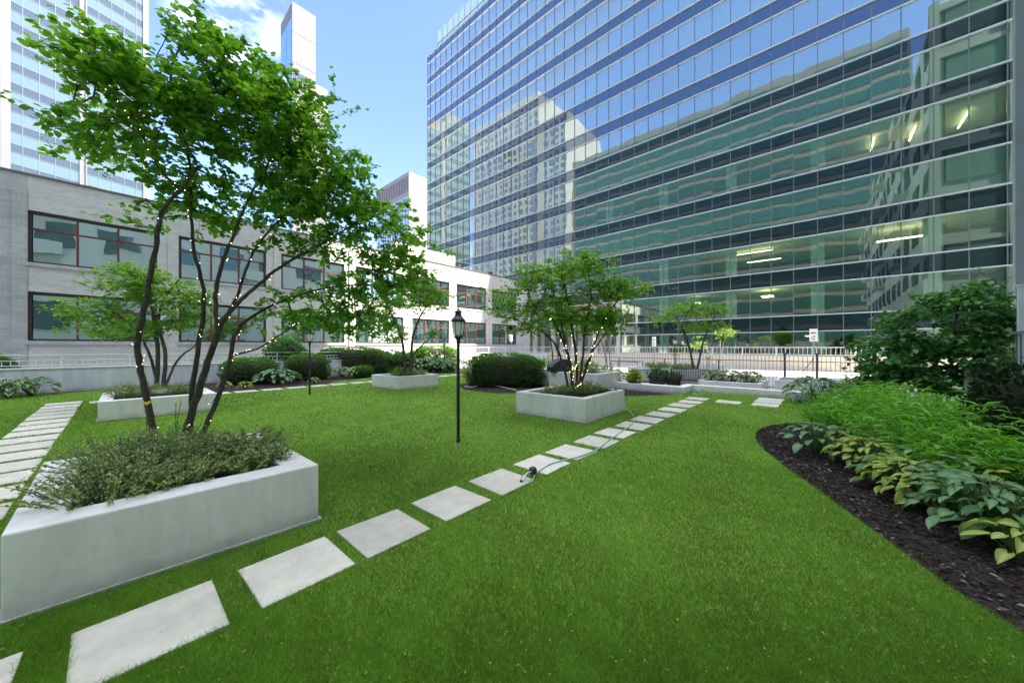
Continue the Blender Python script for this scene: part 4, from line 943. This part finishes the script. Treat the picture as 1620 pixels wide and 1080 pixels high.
T4 = mini_tree('maple_tree', 'multi-stem maple with fairy lights on its trunks in the middle planter', 0, 0, 0, 8.0,
    [[(905, 618, .035), (903, 580, .032), (893, 545, .03), (870, 500, .022), (840, 480, .014)], [(912, 618, .035), (912, 570, .032), (905, 520, .028), (895, 460, .02), (885, 430, .012)],
     [(900, 618, .03), (890, 575, .027), (875, 540, .022), (850, 520, .016), (815, 505, .01)], [(915, 615, .03), (922, 570, .026), (925, 520, .022), (935, 470, .016), (930, 430, .01)],
     [(917, 612, .032), (932, 570, .028), (945, 530, .022), (965, 490, .016), (990, 465, .010)], [(908, 616, .026), (898, 560, .022), (880, 480, .016), (865, 440, .01)], [(925, 580, .02), (945, 545, .015), (975, 510, .01)]],
    [(860, 440, 55, 28, 0, .5), (915, 420, 52, 20, .1, .5), (812, 480, 42, 32, -.2, .4), (880, 490, 60, 28, 0, .5), (960, 460, 45, 24, .1, .4), (1005, 460, 24, 10, .3, .2), (940, 510, 50, 24, .2, .4), (820, 520, 40, 14, -.2, .3), (960, 500, 45, 16, .2, .3)], 380, .074, M['leaf_maple'], M['bark'], 23, tb=(2.2, 2.0))
T5 = mini_tree('maple_tree', 'small airy tree in the patio planter before the iron fence', 0, 0, 0, 13.8,
    [[(1097, 585, .045), (1092, 555, .04), (1083, 525, .03), (1070, 500, .015)], [(1103, 585, .04), (1110, 550, .035), (1120, 520, .025), (1135, 495, .014)], [(1092, 556, .025), (1080, 520, .02), (1090, 490, .012)]],
    [(1090, 490, 55, 12, 0, .5), (1050, 505, 30, 14, -.1, .3), (1130, 490, 30, 16, .1, .3), (1110, 515, 40, 12, .1, .4), (1140, 510, 20, 12, .1, .2)], 120, .085, M['leaf_maple'], M['bark_mid'], 24, tb=(2.4, 1.6), lp=7)
mini_tree('small_tree', 'little bright tree on the plaza with pale sunlit trunks', 0, 0, 0, 21,
    [[(962, 590, .05), (955, 550, .045), (942, 520, .03), (930, 505, .02)], [(966, 585, .04), (962, 540, .035), (950, 510, .02)]],
    [(935, 508, 30, 10, 0, .5), (960, 500, 22, 8, 0, .4), (900, 515, 22, 8, 0, .4)], 40, .13, M['leaf_sun'], M['bark_pale'], 25, tb=(2, 2), lp=6)
mini_tree('small_tree', 'pale sunlit shrubby tree beyond the fence under the glass building', 0, 0, 0, 23,
    [[(1130, 575, .04), (1118, 552, .03), (1105, 540, .02)], [(1140, 575, .04), (1143, 548, .03), (1150, 530, .02)]],
    [(1105, 542, 14, 12, 0, .4), (1145, 526, 22, 8, 0, .5)], 26, .12, M['leaf_sun'], M['bark_pale'], 26, tb=(3, 1.5), lp=6)
mini_tree('small_tree', 'dark stemmed young tree behind the covered grill', 0, 0, 0, 14.5,
    [[(875, 580, .03), (873, 550, .026), (868, 520, .02)], [(882, 580, .03), (884, 545, .026), (888, 520, .02)]],
    [(875, 515, 25, 12, 0, .4), (895, 525, 18, 9, 0, .3)], 22, .09, M['leaf_dark'], M['bark_mid'], 27, lp=6)

# fairy lights wrapped round the stems
def fairy(name, label, stems, n, turns, br, extra=None):
    s0 = stems[0][0]; e = empty(name, (s0[0], s0[1], s0[2]), label, 'fairy lights')
    wire = MB(); bulbs = MB()
    for s in stems:
        pts = smooth_path([Vector(p[:3]) for p in s], 6); rr = np.interp(np.linspace(0, len(s)-1, len(pts)), range(len(s)), [p[3] for p in s]); path_ = []
        m = len(pts)*4
        for k in range(m):
            f = k/(m-1)*(len(pts)-1); i = min(int(f), len(pts)-2); p = pts[i].lerp(pts[i+1], f-i); r_ = np.interp(f, range(len(pts)), rr)+.005; a = 2*PI*turns*k/m
            path_.append(p+Vector((math.cos(a)*r_, math.sin(a)*r_, 0)))
        wire.tube(path_, .0022, 3)
        for k in range(n):
            p = random.choice(path_)+Vector((random.gauss(0, .012), random.gauss(0, .012), random.gauss(0, .01)))
            bulbs.add([p+Vector(v)*br for v in [(1,0,0),(-1,0,0),(0,1,0),(0,-1,0),(0,0,1.4),(0,0,-1.4)]], [(0,2,4),(2,1,4),(1,3,4),(3,0,4),(2,0,5),(1,2,5),(3,1,5),(0,3,5)])
    wire.build('wire', M['black'], e); bulbs.build('bulbs', M['bulb'], e)['kind'] = 'stuff'
fairy('fairy_lights', 'string of tiny warm lights wound round the stems of the nearest tree', ms, 22, 9, .0027)
T4s = [[Wt(905, 618, 8, .03), Wt(903, 580, 8, .03), Wt(893, 545, 8, .028), Wt(870, 500, 8, .02)], [Wt(912, 618, 8, .03), Wt(912, 570, 8, .03), Wt(905, 520, 8, .028), Wt(895, 460, 8, .02)], [Wt(917, 612, 8, .03), Wt(932, 570, 8, .03), Wt(945, 530, 8, .022), Wt(965, 490, 8, .02)]]
fairy('fairy_lights', 'string of tiny warm lights wound round the middle planter tree', T4s, 34, 9, .0062)

# ------------------------------------------------------------------ clipped bushes
def yew(x, y, rx, ry, h, label, m='leaf_yew', n=5200, ls=.055, rot=0, cat='hedge', flat=.0, name='clipped_bush', tpl=DIA, rough=.05, z=0, power=2.6):
    e = empty(name, (x, y, z), label, cat)
    # dark inner body of twigs
    d = rdir(900, 0, 1)
    def surf(d, k):
        az = np.arctan2(d[:, 1], d[:, 0]); el = np.arcsin(np.clip(d[:, 2], -1, 1))
        c = np.sign(np.cos(az))*np.abs(np.cos(az))**(2/power); s = np.sign(np.sin(az))*np.abs(np.sin(az))**(2/power)
        ce = np.abs(np.cos(el))**(2/power); se = np.sign(np.sin(el))*np.abs(np.sin(el))**(2/power)
        P = np.stack([c*ce*rx, s*ce*ry, se*h*.56], 1)*k
        cr_, sr_ = math.cos(rot), math.sin(rot)
        return np.stack([P[:, 0]*cr_-P[:, 1]*sr_, P[:, 0]*sr_+P[:, 1]*cr_, P[:, 2]], 1)
    q = MB(); U = 20; Vn = 10; vs = []; fs = []
    for i in range(Vn+1):
        el = -PI/2+PI*i/Vn
        for j in range(U):
            az = 2*PI*j/U; vs.append((math.cos(az)*math.cos(el), math.sin(az)*math.cos(el), math.sin(el)))
    P = surf(np.array(vs), np.full((len(vs), 1), .86)); P[:, 2] = np.maximum(P[:, 2]+h*.44, 0)
    for i in range(Vn):
        for j in range(U): fs.append((i*U+j, i*U+(j+1) % U, (i+1)*U+(j+1) % U, (i+1)*U+j))
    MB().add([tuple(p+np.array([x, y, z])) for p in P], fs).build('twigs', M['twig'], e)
    d = rdir(n, -.8, 1); wob = 1+rough*np.sin(d[:, 0]*9+x)*np.sin(d[:, 1]*8+y)+rough*.6*np.sin(d[:, 2]*14+d[:, 0]*11)
    P = surf(d, (wob*rng.uniform(.88, 1.03, n))[:, None]); nr = d*np.array([1/rx, 1/ry, 1/h]); nr /= np.linalg.norm(nr, axis=1, keepdims=True)
    P[:, 2] += h*.44; k = P[:, 2] > .02; P = P[k]; nr = nr[k]; n = len(P)
    P = P+np.array([x, y, z])
    dirs = nr*.8+rng.normal(size=(n, 3))*.55+np.array([0, 0, .45]); T = np.clip(rng.beta(2, 2.2, n)*.55+.42*np.clip(nr[:, 2], -.3, 1)+.06, 0, 1)   # tint lightens where the bush faces up
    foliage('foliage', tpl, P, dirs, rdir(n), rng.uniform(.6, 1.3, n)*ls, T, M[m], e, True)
    return e
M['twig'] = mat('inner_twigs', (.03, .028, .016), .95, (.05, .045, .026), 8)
def at_g(x, y): return G(x, y)
q = G(800, 612); yew(q[0]+.45, q[1]+.45, 1.52, .68, 1.22, 'big dark clipped yew hedge in the middle beyond the lawn', n=17000, ls=.05, rot=R(-48), power=2.9)
q = G(382, 607); yew(q[0]+.4, q[1]+.5, .98, .9, 1.02, 'rounded yew bush left of the blue hosta', n=8500, ls=.055)
q = G(477, 601); yew(q[0]+.4, q[1]+.5, .9, .85, 1.15, 'rounded yew bush right of the blue hosta behind the lamp post', n=8000, ls=.055)
q = G(548, 593); yew(q[0]+.6, q[1]+.6, 1.95, .8, 1.45, 'long clipped yew hedge behind the hosta row', n=11000, ls=.07, rot=R(-48), power=3)
q = G(683, 588); yew(q[0]+1.2, q[1]+1.2, 1.4, .8, 1.5, 'flat topped yew hedge behind the white flowers', n=7000, ls=.08, rot=R(-48), power=3.4)
q = G(435, 598); yew(q[0]+.6, q[1]+.6, .85, .85, 1.95, 'tall loose dark shrub between the two round yews', 'leaf_dark', n=3800, ls=.11, name='shrub', cat='shrub', tpl=OV1, rough=.16, power=2)
q = G(615, 590); yew(q[0]+.4, q[1]+.4, 1.3, .7, 1.15, 'leafy green shrub behind the far middle planter', 'leaf_dark', n=3000, ls=.13, name='shrub', cat='shrub', tpl=OV1, rough=.12, rot=R(-48))
q = G(660, 588); yew(q[0]+1.0, q[1]+1.0, 1.0, .6, 1.2, 'lighter lime green shrub left of the flat topped hedge', 'leaf_maple', n=2200, ls=.13, name='shrub', cat='shrub', tpl=OV1, rough=.12, rot=R(-48))
q = G(2, 612); yew(q[0]-.25, q[1]+.3, .55, .6, 1.15, 'dark shrub cut by the left edge of the picture', n=3500, ls=.07, name='shrub', cat='shrub', rough=.1)
q = G(578, 597); yew(q[0], q[1]+.2, .42, .4, .55, 'small low green mound left of the far planter', n=1600, ls=.07, name='shrub', cat='shrub')

# ------------------------------------------------------------------ hostas
def hosta_leaf(kind):
    """broad heart leaf with a stalk, length ~1"""
    n = 6; v = []; t = []; f = []
    for i in range(n+1):
        s = i/n; wv = .34*(math.sin(PI*min(1, s*.92+.06))**.7)*(1-.25*s); z = .12*math.sin(s*PI)-.24*s*s; y = s
        yb = y-.10*(1-s)**2
        v += [(-wv, yb, z+.05), (-wv*.55, y, z-.012), (0, y, z-.055), (wv*.55, y, z-.012), (wv, yb, z+.05)]
        e_ = {'plain': [.35, .5, .75, .5, .35], 'edge': [1, .45, .1, .45, 1], 'centre': [.1, .65, .95, .65, .1]}[kind]; t += e_
    for i in range(n):
        for j in range(4): a = i*5+j; f.append((a, a+1, a+6, a+5))
    return np.array(v), np.array(f), np.array(t)
HL = {}
for kind in ('plain', 'edge', 'centre'):
    HL[kind] = hosta_leaf(kind)
def hosta(x, y, r, h, matn, kind, label, n=22, single=True, z=0, ls=None, group=None, arc=None, cat='hosta'):
    e = empty('hosta', (x, y, z), label, cat, group); ls = ls or r*.62; V, FA, T = HL[kind]
    if not single: n = int(n*1.9); ls = ls*.74; r = r*.9
    key = 'HM_'+matn+kind
    if single and key not in HL:
        L_ = []
        for q in range(4):
            W_ = V.copy(); W_[:, 2] *= 1+.35*(q-1.5); W_[:, 0] *= 1+.12*math.sin(q*2); W_[:, 2] += .03*np.sin(W_[:, 1]*9+q)*np.abs(W_[:, 0])*2
            me = np_mesh('leaf', W_, FA, np.clip(T+rng.uniform(-.22, .22), 0, 1), True); me.materials.append(M[matn]); L_.append(me)
        HL[key] = L_
    pos = []; mats_ = []; 
    stalk = MB(); allV = []; allF = []; allT = []; base = 0
    for i in range(n):
        lv_ = i/n; a = i*2.399+random.uniform(-.3, .3); th = R(86-72*lv_**.8)*random.uniform(.92, 1.08)
        s = ls*random.uniform(.72, 1.15)*(1.05-.3*lv_)
        rad = max(0, r*math.sin(th)-s*.55); zz = h*max(0, math.cos(th))**.8*.95+.03+.10*h*random.random()+s*.12
        p = Vector((math.cos(a)*rad, math.sin(a)*rad, zz)); pit = -(th-R(30))*random.uniform(.15, .75)
        Mx = Matrix.Translation(p) @ Matrix.Rotation(a-PI/2, 4, 'Z') @ Matrix.Rotation(pit, 4, 'X') @ Matrix.Rotation(random.gauss(0, .22), 4, 'Y') @ Matrix.Scale(s, 4)
        stalk.tube([(math.cos(a)*.02, math.sin(a)*.02, 0), (p.x*.6, p.y*.6, zz*.75), p], [.006, .005, .004], 3, cap=False)
        if single:
            o = link('leaf', HL[key][random.randrange(4)], None, e); o.matrix_local = Mx
        else:
            Mn = np.array(Mx); q = V@Mn[:3, :3].T+Mn[:3, 3]; allV.append(q); allF.append(FA+base); base += len(V); allT.append(np.clip(T+random.uniform(-.25, .25), 0, 1))
    link('stalks', stalk.mesh('stalks'), M['stalk'], e)
    if not single:
        o = link('foliage', np_mesh('foliage', np.concatenate(allV), np.concatenate(allF), np.concatenate(allT), True), M[matn], e); o['kind'] = 'stuff'
    return e
M['stalk'] = mat('hosta_stalk', (.08, .14, .04), .6)
def hp_(px, py, **k): a = G(px, py); return a
near = [
 (1292, 716, .40, .36, 'hosta_blue', 'plain', 'blue hosta alone at the tip of the curved mulch bed', 24),
 (1352, 712, .30, .30, 'hosta_gold', 'centre', 'yellow green hosta just behind the blue one at the bed tip', 20),
 (1372, 742, .36, .32, 'hosta_gold', 'centre', 'yellow edged hosta at the front left of the long row', 26),
 (1425, 738, .36, .36, 'hosta_blue', 'plain', 'blue hosta in the second rank behind the yellow front one', 22),
 (1470, 715, .32, .34, 'hosta_gold', 'centre', 'lime hosta against the feathery green plants', 20),
 (1432, 782, .30, .30, 'hosta_gold', 'edge', 'yellow margined hosta with pale leaf tips in the front row', 24),
 (1482, 768, .36, .38, 'hosta_cream', 'centre', 'hosta with one big pale cream leaf standing up', 22),
 (1500, 805, .34, .32, 'hosta_green', 'plain', 'mid green hosta in the front row right of the yellow margined one', 22),
 (1535, 770, .34, .36, 'hosta_gold', 'edge', 'gold edged hosta behind the large blue green one', 20),
 (1560, 845, .40, .38, 'hosta_blue', 'plain', 'large blue green hosta nearest the lower right corner', 26),
 (1575, 798, .34, .38, 'hosta_cream', 'edge', 'pale margined hosta behind the large front blue green one', 20),
 (1618, 818, .32, .38, 'hosta_gold', 'centre', 'lime hosta cut by the right edge of the picture', 18),
 (1622, 888, .26, .20, 'hosta_gold', 'plain', 'small bright green hosta at the very right of the mulch', 12),
 (1325, 682, .26, .26, 'hosta_green', 'edge', 'pale speckled hosta behind the bed tip', 14),
 (1400, 722, .32, .34, 'hosta_gold', 'edge', 'lime hosta between the first blue plants and the feathery drift', 16),
 (1403, 768, .28, .26, 'hosta_green', 'edge', 'small green hosta low in the front row beside the yellow edged one', 16),
 (1455, 752, .32, .36, 'hosta_green', 'plain', 'plain green hosta in the second rank of the row', 16),
 (1462, 800, .26, .24, 'hosta_gold', 'edge', 'low yellow margined hosta at the mulch edge in mid row', 14),
 (1522, 790, .32, .36, 'hosta_cream', 'centre', 'cream centred hosta just left of the large blue green one', 16),
 (1528, 828, .28, .26, 'hosta_green', 'edge', 'low green hosta at the mulch edge before the large blue green one', 14),
 (1598, 862, .30, .28, 'hosta_green', 'plain', 'green hosta between the large blue green one and the right edge', 14)]
for (px, py, r_, h_, mm_, kd, lb_, n_) in near:
    a = G(px, py); hosta(a[0], a[1], r_*1.12, h_*1.02, mm_, kd, lb_, n=int(n_*2.4), single=True, group='hostas in the curved right hand bed', ls=.142)
a = G(1285, 640); hosta(a[0]+.3, a[1]-.05, .75, .62, 'hosta_blue', 'plain', 'big blue hosta beside the low patio wall', 34, False, ls=.36)
a = G(1330, 645); hosta(a[0]+.5, a[1]-.1, .6, .5, 'hosta_green', 'plain', 'green hosta right of the big blue one by the patio wall', 26, False, ls=.3)
a = G(972, 612); hosta(a[0]+.2, a[1]+.1, .55, .60, 'hosta_cream', 'centre', 'white edged hosta behind the middle planter', 26, False, ls=.32)
a = G(948, 610); hosta(a[0]+.2, a[1]+.2, .45, .50, 'hosta_blue', 'plain', 'blue hosta close behind the middle planter', 20, False, ls=.28)
a = G(437, 607); hosta(a[0]+.1, a[1]+.2, .95, .50, 'hosta_blue', 'plain', 'wide blue hosta between the round yew bushes', 60, False, ls=.34)
for i, (px, lb_) in enumerate([(520, 'silvery hosta at the left end of the far row'), (545, 'silvery hosta second in the far row'), (568, 'pink tinged hosta at the right end of the far row')]):
    a = G(px, 597); hosta(a[0], a[1]+.3, .62, .45, 'hosta_cream' if i < 2 else 'leaf_herb', 'edge' if i < 2 else 'plain', lb_, 30, False, ls=.28, group='far hosta row')
for px, py, lb_ in [(690, 588, 'broad blue hosta at the left of the flowering clump'), (716, 588, 'broad blue hosta at the right of the flowering clump'), (668, 589, 'blue hosta behind the far middle planter')]:
    a = G(px, py); hosta(a[0]+.2, a[1]+.2, .95, .75, 'hosta_blue', 'edge', lb_, 44, False, ls=.42, group='hostas with white flowers')
a = G(40, 627); hosta(a[0]+.1, a[1]+.05, .62, .50, 'hosta_green', 'plain', 'green hosta at the foot of the left wall', 32, False, ls=.3)
a = G(8, 630); hosta(a[0]+.05, a[1]+.05, .55, .50, 'hosta_cream', 'edge', 'pale edged hosta cut by the left picture edge', 28, False, ls=.3)
for px, py, lb_ in [(355, 614, 'tiny yellow hosta left of its twin at the bed edge'), (388, 614, 'tiny yellow hosta in the middle of the bed edge'), (497, 606, 'tiny yellow hosta right of the lamp post')]:
    a = G(px, py); hosta(a[0], a[1], .26, .2, 'hosta_gold', 'centre', lb_, 14, False, ls=.15, group='small yellow hostas')
a = G(757, 600); hosta(a[0], a[1], .5, .55, 'hosta_green', 'edge', 'leafy plant at the left end of the yew hedge', 24, False, ls=.26)
for px, py, mm_, lb_ in [(755, 608, 'leaf_herb', 'loose green perennial before the yew hedge')]:
    a = G(px, py); hosta(a[0], a[1], .35, .4, 'hosta_green', 'plain', lb_, 16, False, ls=.2, cat='perennial')
for i, (v_, lb_) in enumerate([(1.85, 'variegated hosta at the right of the low patio planter'), (2.4, 'variegated hosta in the middle of the low patio planter'), (2.95, 'variegated hosta at the left of the low patio planter')]):
    hosta(14.3, v_, .5, .36, 'hosta_cream', 'edge' if i != 1 else 'centre', lb_, 34, False, z=.24, ls=.25, group='variegated hostas in the patio planter')

# ------------------------------------------------------------------ flowering and feathery plants
def clump(name, label, x, y, z, r, h, nst, m, leaf, per, cat='plant', tpl=DIA, tb=(2, 2), spread=.6, group=None, lean=(0, 0), up=.2, stuff=False):
    """many thin stems carrying leaves"""
    e = empty(name, (x, y, z), label, cat, group)
    b = MB(); P = []; D = []
    for i in range(nst):
        a = random.uniform(0, 2*PI); q = math.sqrt(random.random())*r; bx_, by_ = x+math.cos(a)*q*.6, y+math.sin(a)*q*.6; hh = h*random.uniform(.55, 1.05)*(1-.35*(q/r)**2)
        tx, ty = bx_+math.cos(a)*q*spread+random.gauss(0, .05)*h+lean[0]*hh, by_+math.sin(a)*q*spread+random.gauss(0, .05)*h+lean[1]*hh
        p0 = Vector((bx_, by_, z)); p2 = Vector((tx, ty, z+hh)); p1 = p0.lerp(p2, .55)+Vector((0, 0, hh*.1))
        b.tube([p0, p1, p2], [.003, .0025, .0012], 3, cap=False)
        for k in range(per):
            t = random.uniform(.15, 1.02); p = p0.lerp(p1, t*2) if t < .5 else p1.lerp(p2, t*2-1); P.append(p); g_a = random.uniform(0, 2*PI); D.append((math.cos(g_a), math.sin(g_a), random.uniform(-.1, .7)))
    link('stems', b.mesh('stems', e.location), M['stalk'], e)
    P = np.array([tuple(p) for p in P]); n = len(P)
    zt = np.clip((P[:, 2]-z)/h, 0, 1)
    foliage('foliage', tpl, P, np.array(D), rdir(n, .2, 1), rng.uniform(.6, 1.25, n)*leaf, np.clip(rng.beta(*tb, n)*.75+up*zt, 0, 1), M[m], e, True)
    return e
def in_rect(poly): 
    xs = [p[0] for p in poly]; ys = [p[1] for p in poly]; return min(xs), min(ys), max(xs), max(ys)
# nearest planter
spots = [(-.05, 3.72, .34, .26), (.12, 4.15, .36, .30), (-.02, 4.6, .34, .30), (.30, 3.68, .24, .2), (.32, 4.55, .3, .3), (.42, 3.85, .17, .15), (.78, 3.72, .22, .22), (.83, 4.2, .26, .26), (.62, 4.75, .18, .18), (.9, 3.95, .16, .2)]
ln = ['tangled grey green herb at the left corner of the nearest planter', 'bushy herb clump left of the trunks in the nearest planter', 'herb clump at the back left of the nearest planter', 'low trailing herb over the front edge of the nearest planter', 'pale flowering herb behind the first trunk', 'short herb clump at the foot of the first trunk', 'fresh green leafy clump at the right end of the nearest planter', 'leafy clump behind the right end of the nearest planter', 'herb clump behind the main trunks', 'small sprig by the right rim of the nearest planter']
for i, (x, y, r_, h_) in enumerate(spots):
    big = i in (6, 7)
    clump('herb_plant', ln[i], x, y, zs1, r_, h_*1.18, int(120*r_/.3), 'leaf_herb', .021 if not big else .030, 26, 'herb', tpl=OV1, tb=(1.7, 1.5), spread=.75, group='herbs in the nearest planter')
for (x, y, z, r_, h_, lb_) in [(.2, 11.5, zs2, .35, .42, 'bushy green herb at the left of the left hand planter'), (1.0, 11.6, zs2, .28, .32, 'grey green herb by the trunks of the left hand planter'),
    (6.8, 11.7, zs3, .24, .40, 'upright lime herb at the left of the far planter'), (7.15, 11.5, zs3, .22, .38, 'rounded herb before the trunks of the far planter'), (7.6, 11.6, zs3, .26, .28, 'low herb at the right of the far planter'),
    (6.5, 4.4, zs4, .26, .26, 'grey green herb at the left of the middle planter'), (7.0, 4.0, zs4, .30, .34, 'big bushy herb at the front of the middle planter'), (7.3, 4.5, zs4, .22, .24, 'herb clump at the back of the middle planter'), (7.6, 4.0, zs4, .16, .16, 'small herb near the right rim of the middle planter'),
    (15.3, 4.2, zC, .4, .3, 'herb mound at the right of the tree planter on the patio'), (15.3, 5.2, zC, .45, .34, 'herb mound at the left of the tree planter on the patio'), (11.4, 6.6, zF, .5, .4, 'green leafy clump beside the daylilies')]:
    clump('herb_plant', lb_, x, y, z, r_, h_, int(110*r_/.3), 'leaf_herb' if 'lime' not in lb_ else 'leaf_maple', .034 if x < 9 else .045, 18, 'herb', tpl=DIA, spread=.9)
clump('trailing_plant', 'brown trailing plant spilling over the right corner of the middle planter', 7.75, 3.75, zs4-.02, .2, .14, 60, 'leaf_dark', .03, 14, 'plant', spread=1.2)
b_e = empty('trailing_sprig', (7.93, 3.5, .4), 'hanging sprig on the right face of the middle planter', 'plant')
P = np.stack([rng.normal(7.92, .03, 160), rng.normal(3.47, .02, 160)-.01, .50-np.abs(rng.normal(0, .12, 160))], 1); foliage('foliage', DIA, P, rdir(160, -1, .1), rdir(160), rng.uniform(.02, .04, 160), rng.random(160)*.5, M['leaf_dark'], b_e, True)
# daylilies
def daylily(x, y, z, hh, label, nf=1, s=.06, lean=(0, 0)):
    e = empty('daylily', (x, y, z), label, 'flower')
    b = MB(); P = []; D = []
    for k in range(nf):
        ax, ay = (random.gauss(0, .06)+lean[0], random.gauss(0, .06)+lean[1]) if nf > 1 else lean
        h2 = hh*random.uniform(.85, 1.05); tip = Vector((x+ax, y+ay, z+h2)); b.tube([(x, y, z), (x+ax*.4, y+ay*.4, z+h2*.6), tip], .0035, 4)
        for q in range(6):
            a = q*PI/3; P.append(tuple(tip)); D.append((math.cos(a)*.7, math.sin(a)*.7, .7))
    link('stem', b.mesh('stem', e.location), M['stalk'], e)
    foliage('petals', OV1, np.array(P), np.array(D), np.tile([[0, 0, 1.]], (len(P), 1))+rng.normal(size=(len(P), 3))*.2, np.full(len(P), s), rng.random(len(P)), M['yellow'], e)
a = W(232, 640, 3.45); daylily(a.x, a.y, zs1, a.z-zs1, 'single yellow daylily left of the first trunk', 1, .06)
a = W(278, 628, 3.9); daylily(a.x, a.y, zs1, a.z-zs1, 'thin forked stem with small yellow lily buds between the trunks', 2, .035)
a = W(912, 588, 12.2); daylily(a.x, a.y, .45, a.z-.45, 'yellow daylilies glowing behind the middle planter', 8, .12)
a = W(1120, 566, 14); daylily(a.x, a.y, zC, a.z-zC, 'yellow daylilies right of the patio planter tree', 5, .10)
a = W(1070, 562, 14.3); daylily(a.x, a.y, zC, a.z-zC, 'yellow daylilies left of the patio planter tree', 5, .10)
# white flowers
a = G(690, 586); e = empty('white_flowers', (a[0]+.6, a[1]+.6, 0), 'cluster of white blooms above the far blue hostas', 'flower', kind=None)
P = np.stack([rng.normal(a[0]+.3, .75, 420), rng.normal(a[1]+.3, .6, 420), rng.uniform(.65, 1.1, 420)], 1); cc = rng.integers(0, 38, 420); cen = np.stack([a[0]+.3+(rng.random(38)-.5)*2.4*SA*1.1, a[1]+.3-(rng.random(38)-.5)*2.4*CA, rng.uniform(.7, 1.12, 38)], 1)
P = cen[cc]+rng.normal(size=(420, 3))*.055; foliage('petals', OV1, P, rdir(420, -.2, 1), rdir(420, 0, 1), rng.uniform(.07, .12, 420), rng.random(420), M['whitepetal'], e, True)
# greenery beyond the yew
a = G(930, 592); clump('shrub', 'bright green perennials behind the daylilies', a[0]+.5, a[1]+.5, 0, .8, .85, 150, 'leaf_maple', .09, 14, 'shrub', spread=.6)
a = G(955, 596); clump('shrub', 'white flecked green shrub by the patio', a[0]+.5, a[1]+.2, 0, .55, .6, 90, 'leaf_herb', .08, 14, 'shrub', spread=.6)
a = G(866, 590); clump('shrub', 'low green shrub behind the covered grill', a[0]+1, a[1]+1, 0, .8, .95, 110, 'leaf_maple', .10, 12, 'shrub', spread=.5)
# right hand feathery drift: each clump a plant
fe_spots = [(8.6, -.75, .75, .72, 'feathery green clump nearest the patio'), (7.6, -.35, .50, .62, 'feathery green clump just behind the blue hosta tip'), (7.6, -1.05, .7, .78, 'tall feathery clump in the middle of the drift'), (6.7, -1.0, .62, .72, 'feathery clump behind the yellow hostas'),
            (6.4, -1.45, .62, .85, 'feathery clump right of the middle of the drift'), (5.8, -1.20, .45, .60, 'feathery clump directly behind the cream leaf hosta'), (9.8, -.9, .6, .7, 'feathery yellowish clump at the far end under the shrub'), (5.7, -1.55, .5, .74, 'feathery clump beside the dark yew at right')]
for i, (x, y, r_, h_, lb_) in enumerate(fe_spots):
    clump('feathery_perennial', lb_, x, y, -.02, r_, h_*1.2, int(300*r_), 'leaf_grass', .14, 22, 'perennial', tpl=LAN, tb=(2.2, 2), spread=.8, group='feathery green drift', up=.3)
yew(6.3, -1.62, .40, .40, 1.32, 'dark yew bush at the right edge of the picture', m='leaf_yewdark', n=7000, ls=.045, name='clipped_bush', rough=.08)
# big viburnum
def Ev(x, y, d, rx, ry, rd): return E_(x, y, d, rx, ry, rd)
vb = [[Wt(1490, 640, 8.6, .04), Wt(1470, 590, 8.6, .032), Wt(1440, 540, 8.6, .02)], [Wt(1500, 640, 8.6, .04), Wt(1505, 580, 8.6, .032), Wt(1510, 520, 8.5, .02), Wt(1520, 470, 8.4, .014)], [Wt(1510, 640, 8.5, .035), Wt(1540, 590, 8.4, .028), Wt(1570, 530, 8.3, .016)]]
vc = [Ev(1400, 560, 8.9, 55, 55, .6), Ev(1460, 520, 8.7, 60, 55, .7), Ev(1530, 490, 8.5, 55, 42, .6), Ev(1565, 530, 8.3, 40, 50, .5), Ev(1500, 570, 8.7, 75, 42, .7), Ev(1375, 590, 9.0, 30, 35, .4), Ev(1545, 470, 8.4, 40, 26, .3), Ev(1450, 600, 8.7, 60, 25, .5), Ev(1595, 505, 8.2, 30, 40, .4), Ev(1560, 590, 8.3, 40, 25, .3)]
grow_tree('viburnum_shrub', 'large dark green leafy shrub at the right behind the feathery drift', vb, vc, 290, 5, 7, .125, OV2, M['leaf_dark'], M['bark_mid'], 31, (.16, .09), cat='shrub', tintb=(1.8, 2.4), droop=.35)
a = G(1350, 640); clump('shrub', 'yellow green shrub at the left foot of the large dark shrub', a[0]+.6, a[1]-.2, 0, .45, .95, 90, 'leaf_sun', .07, 16, 'shrub', spread=.5)
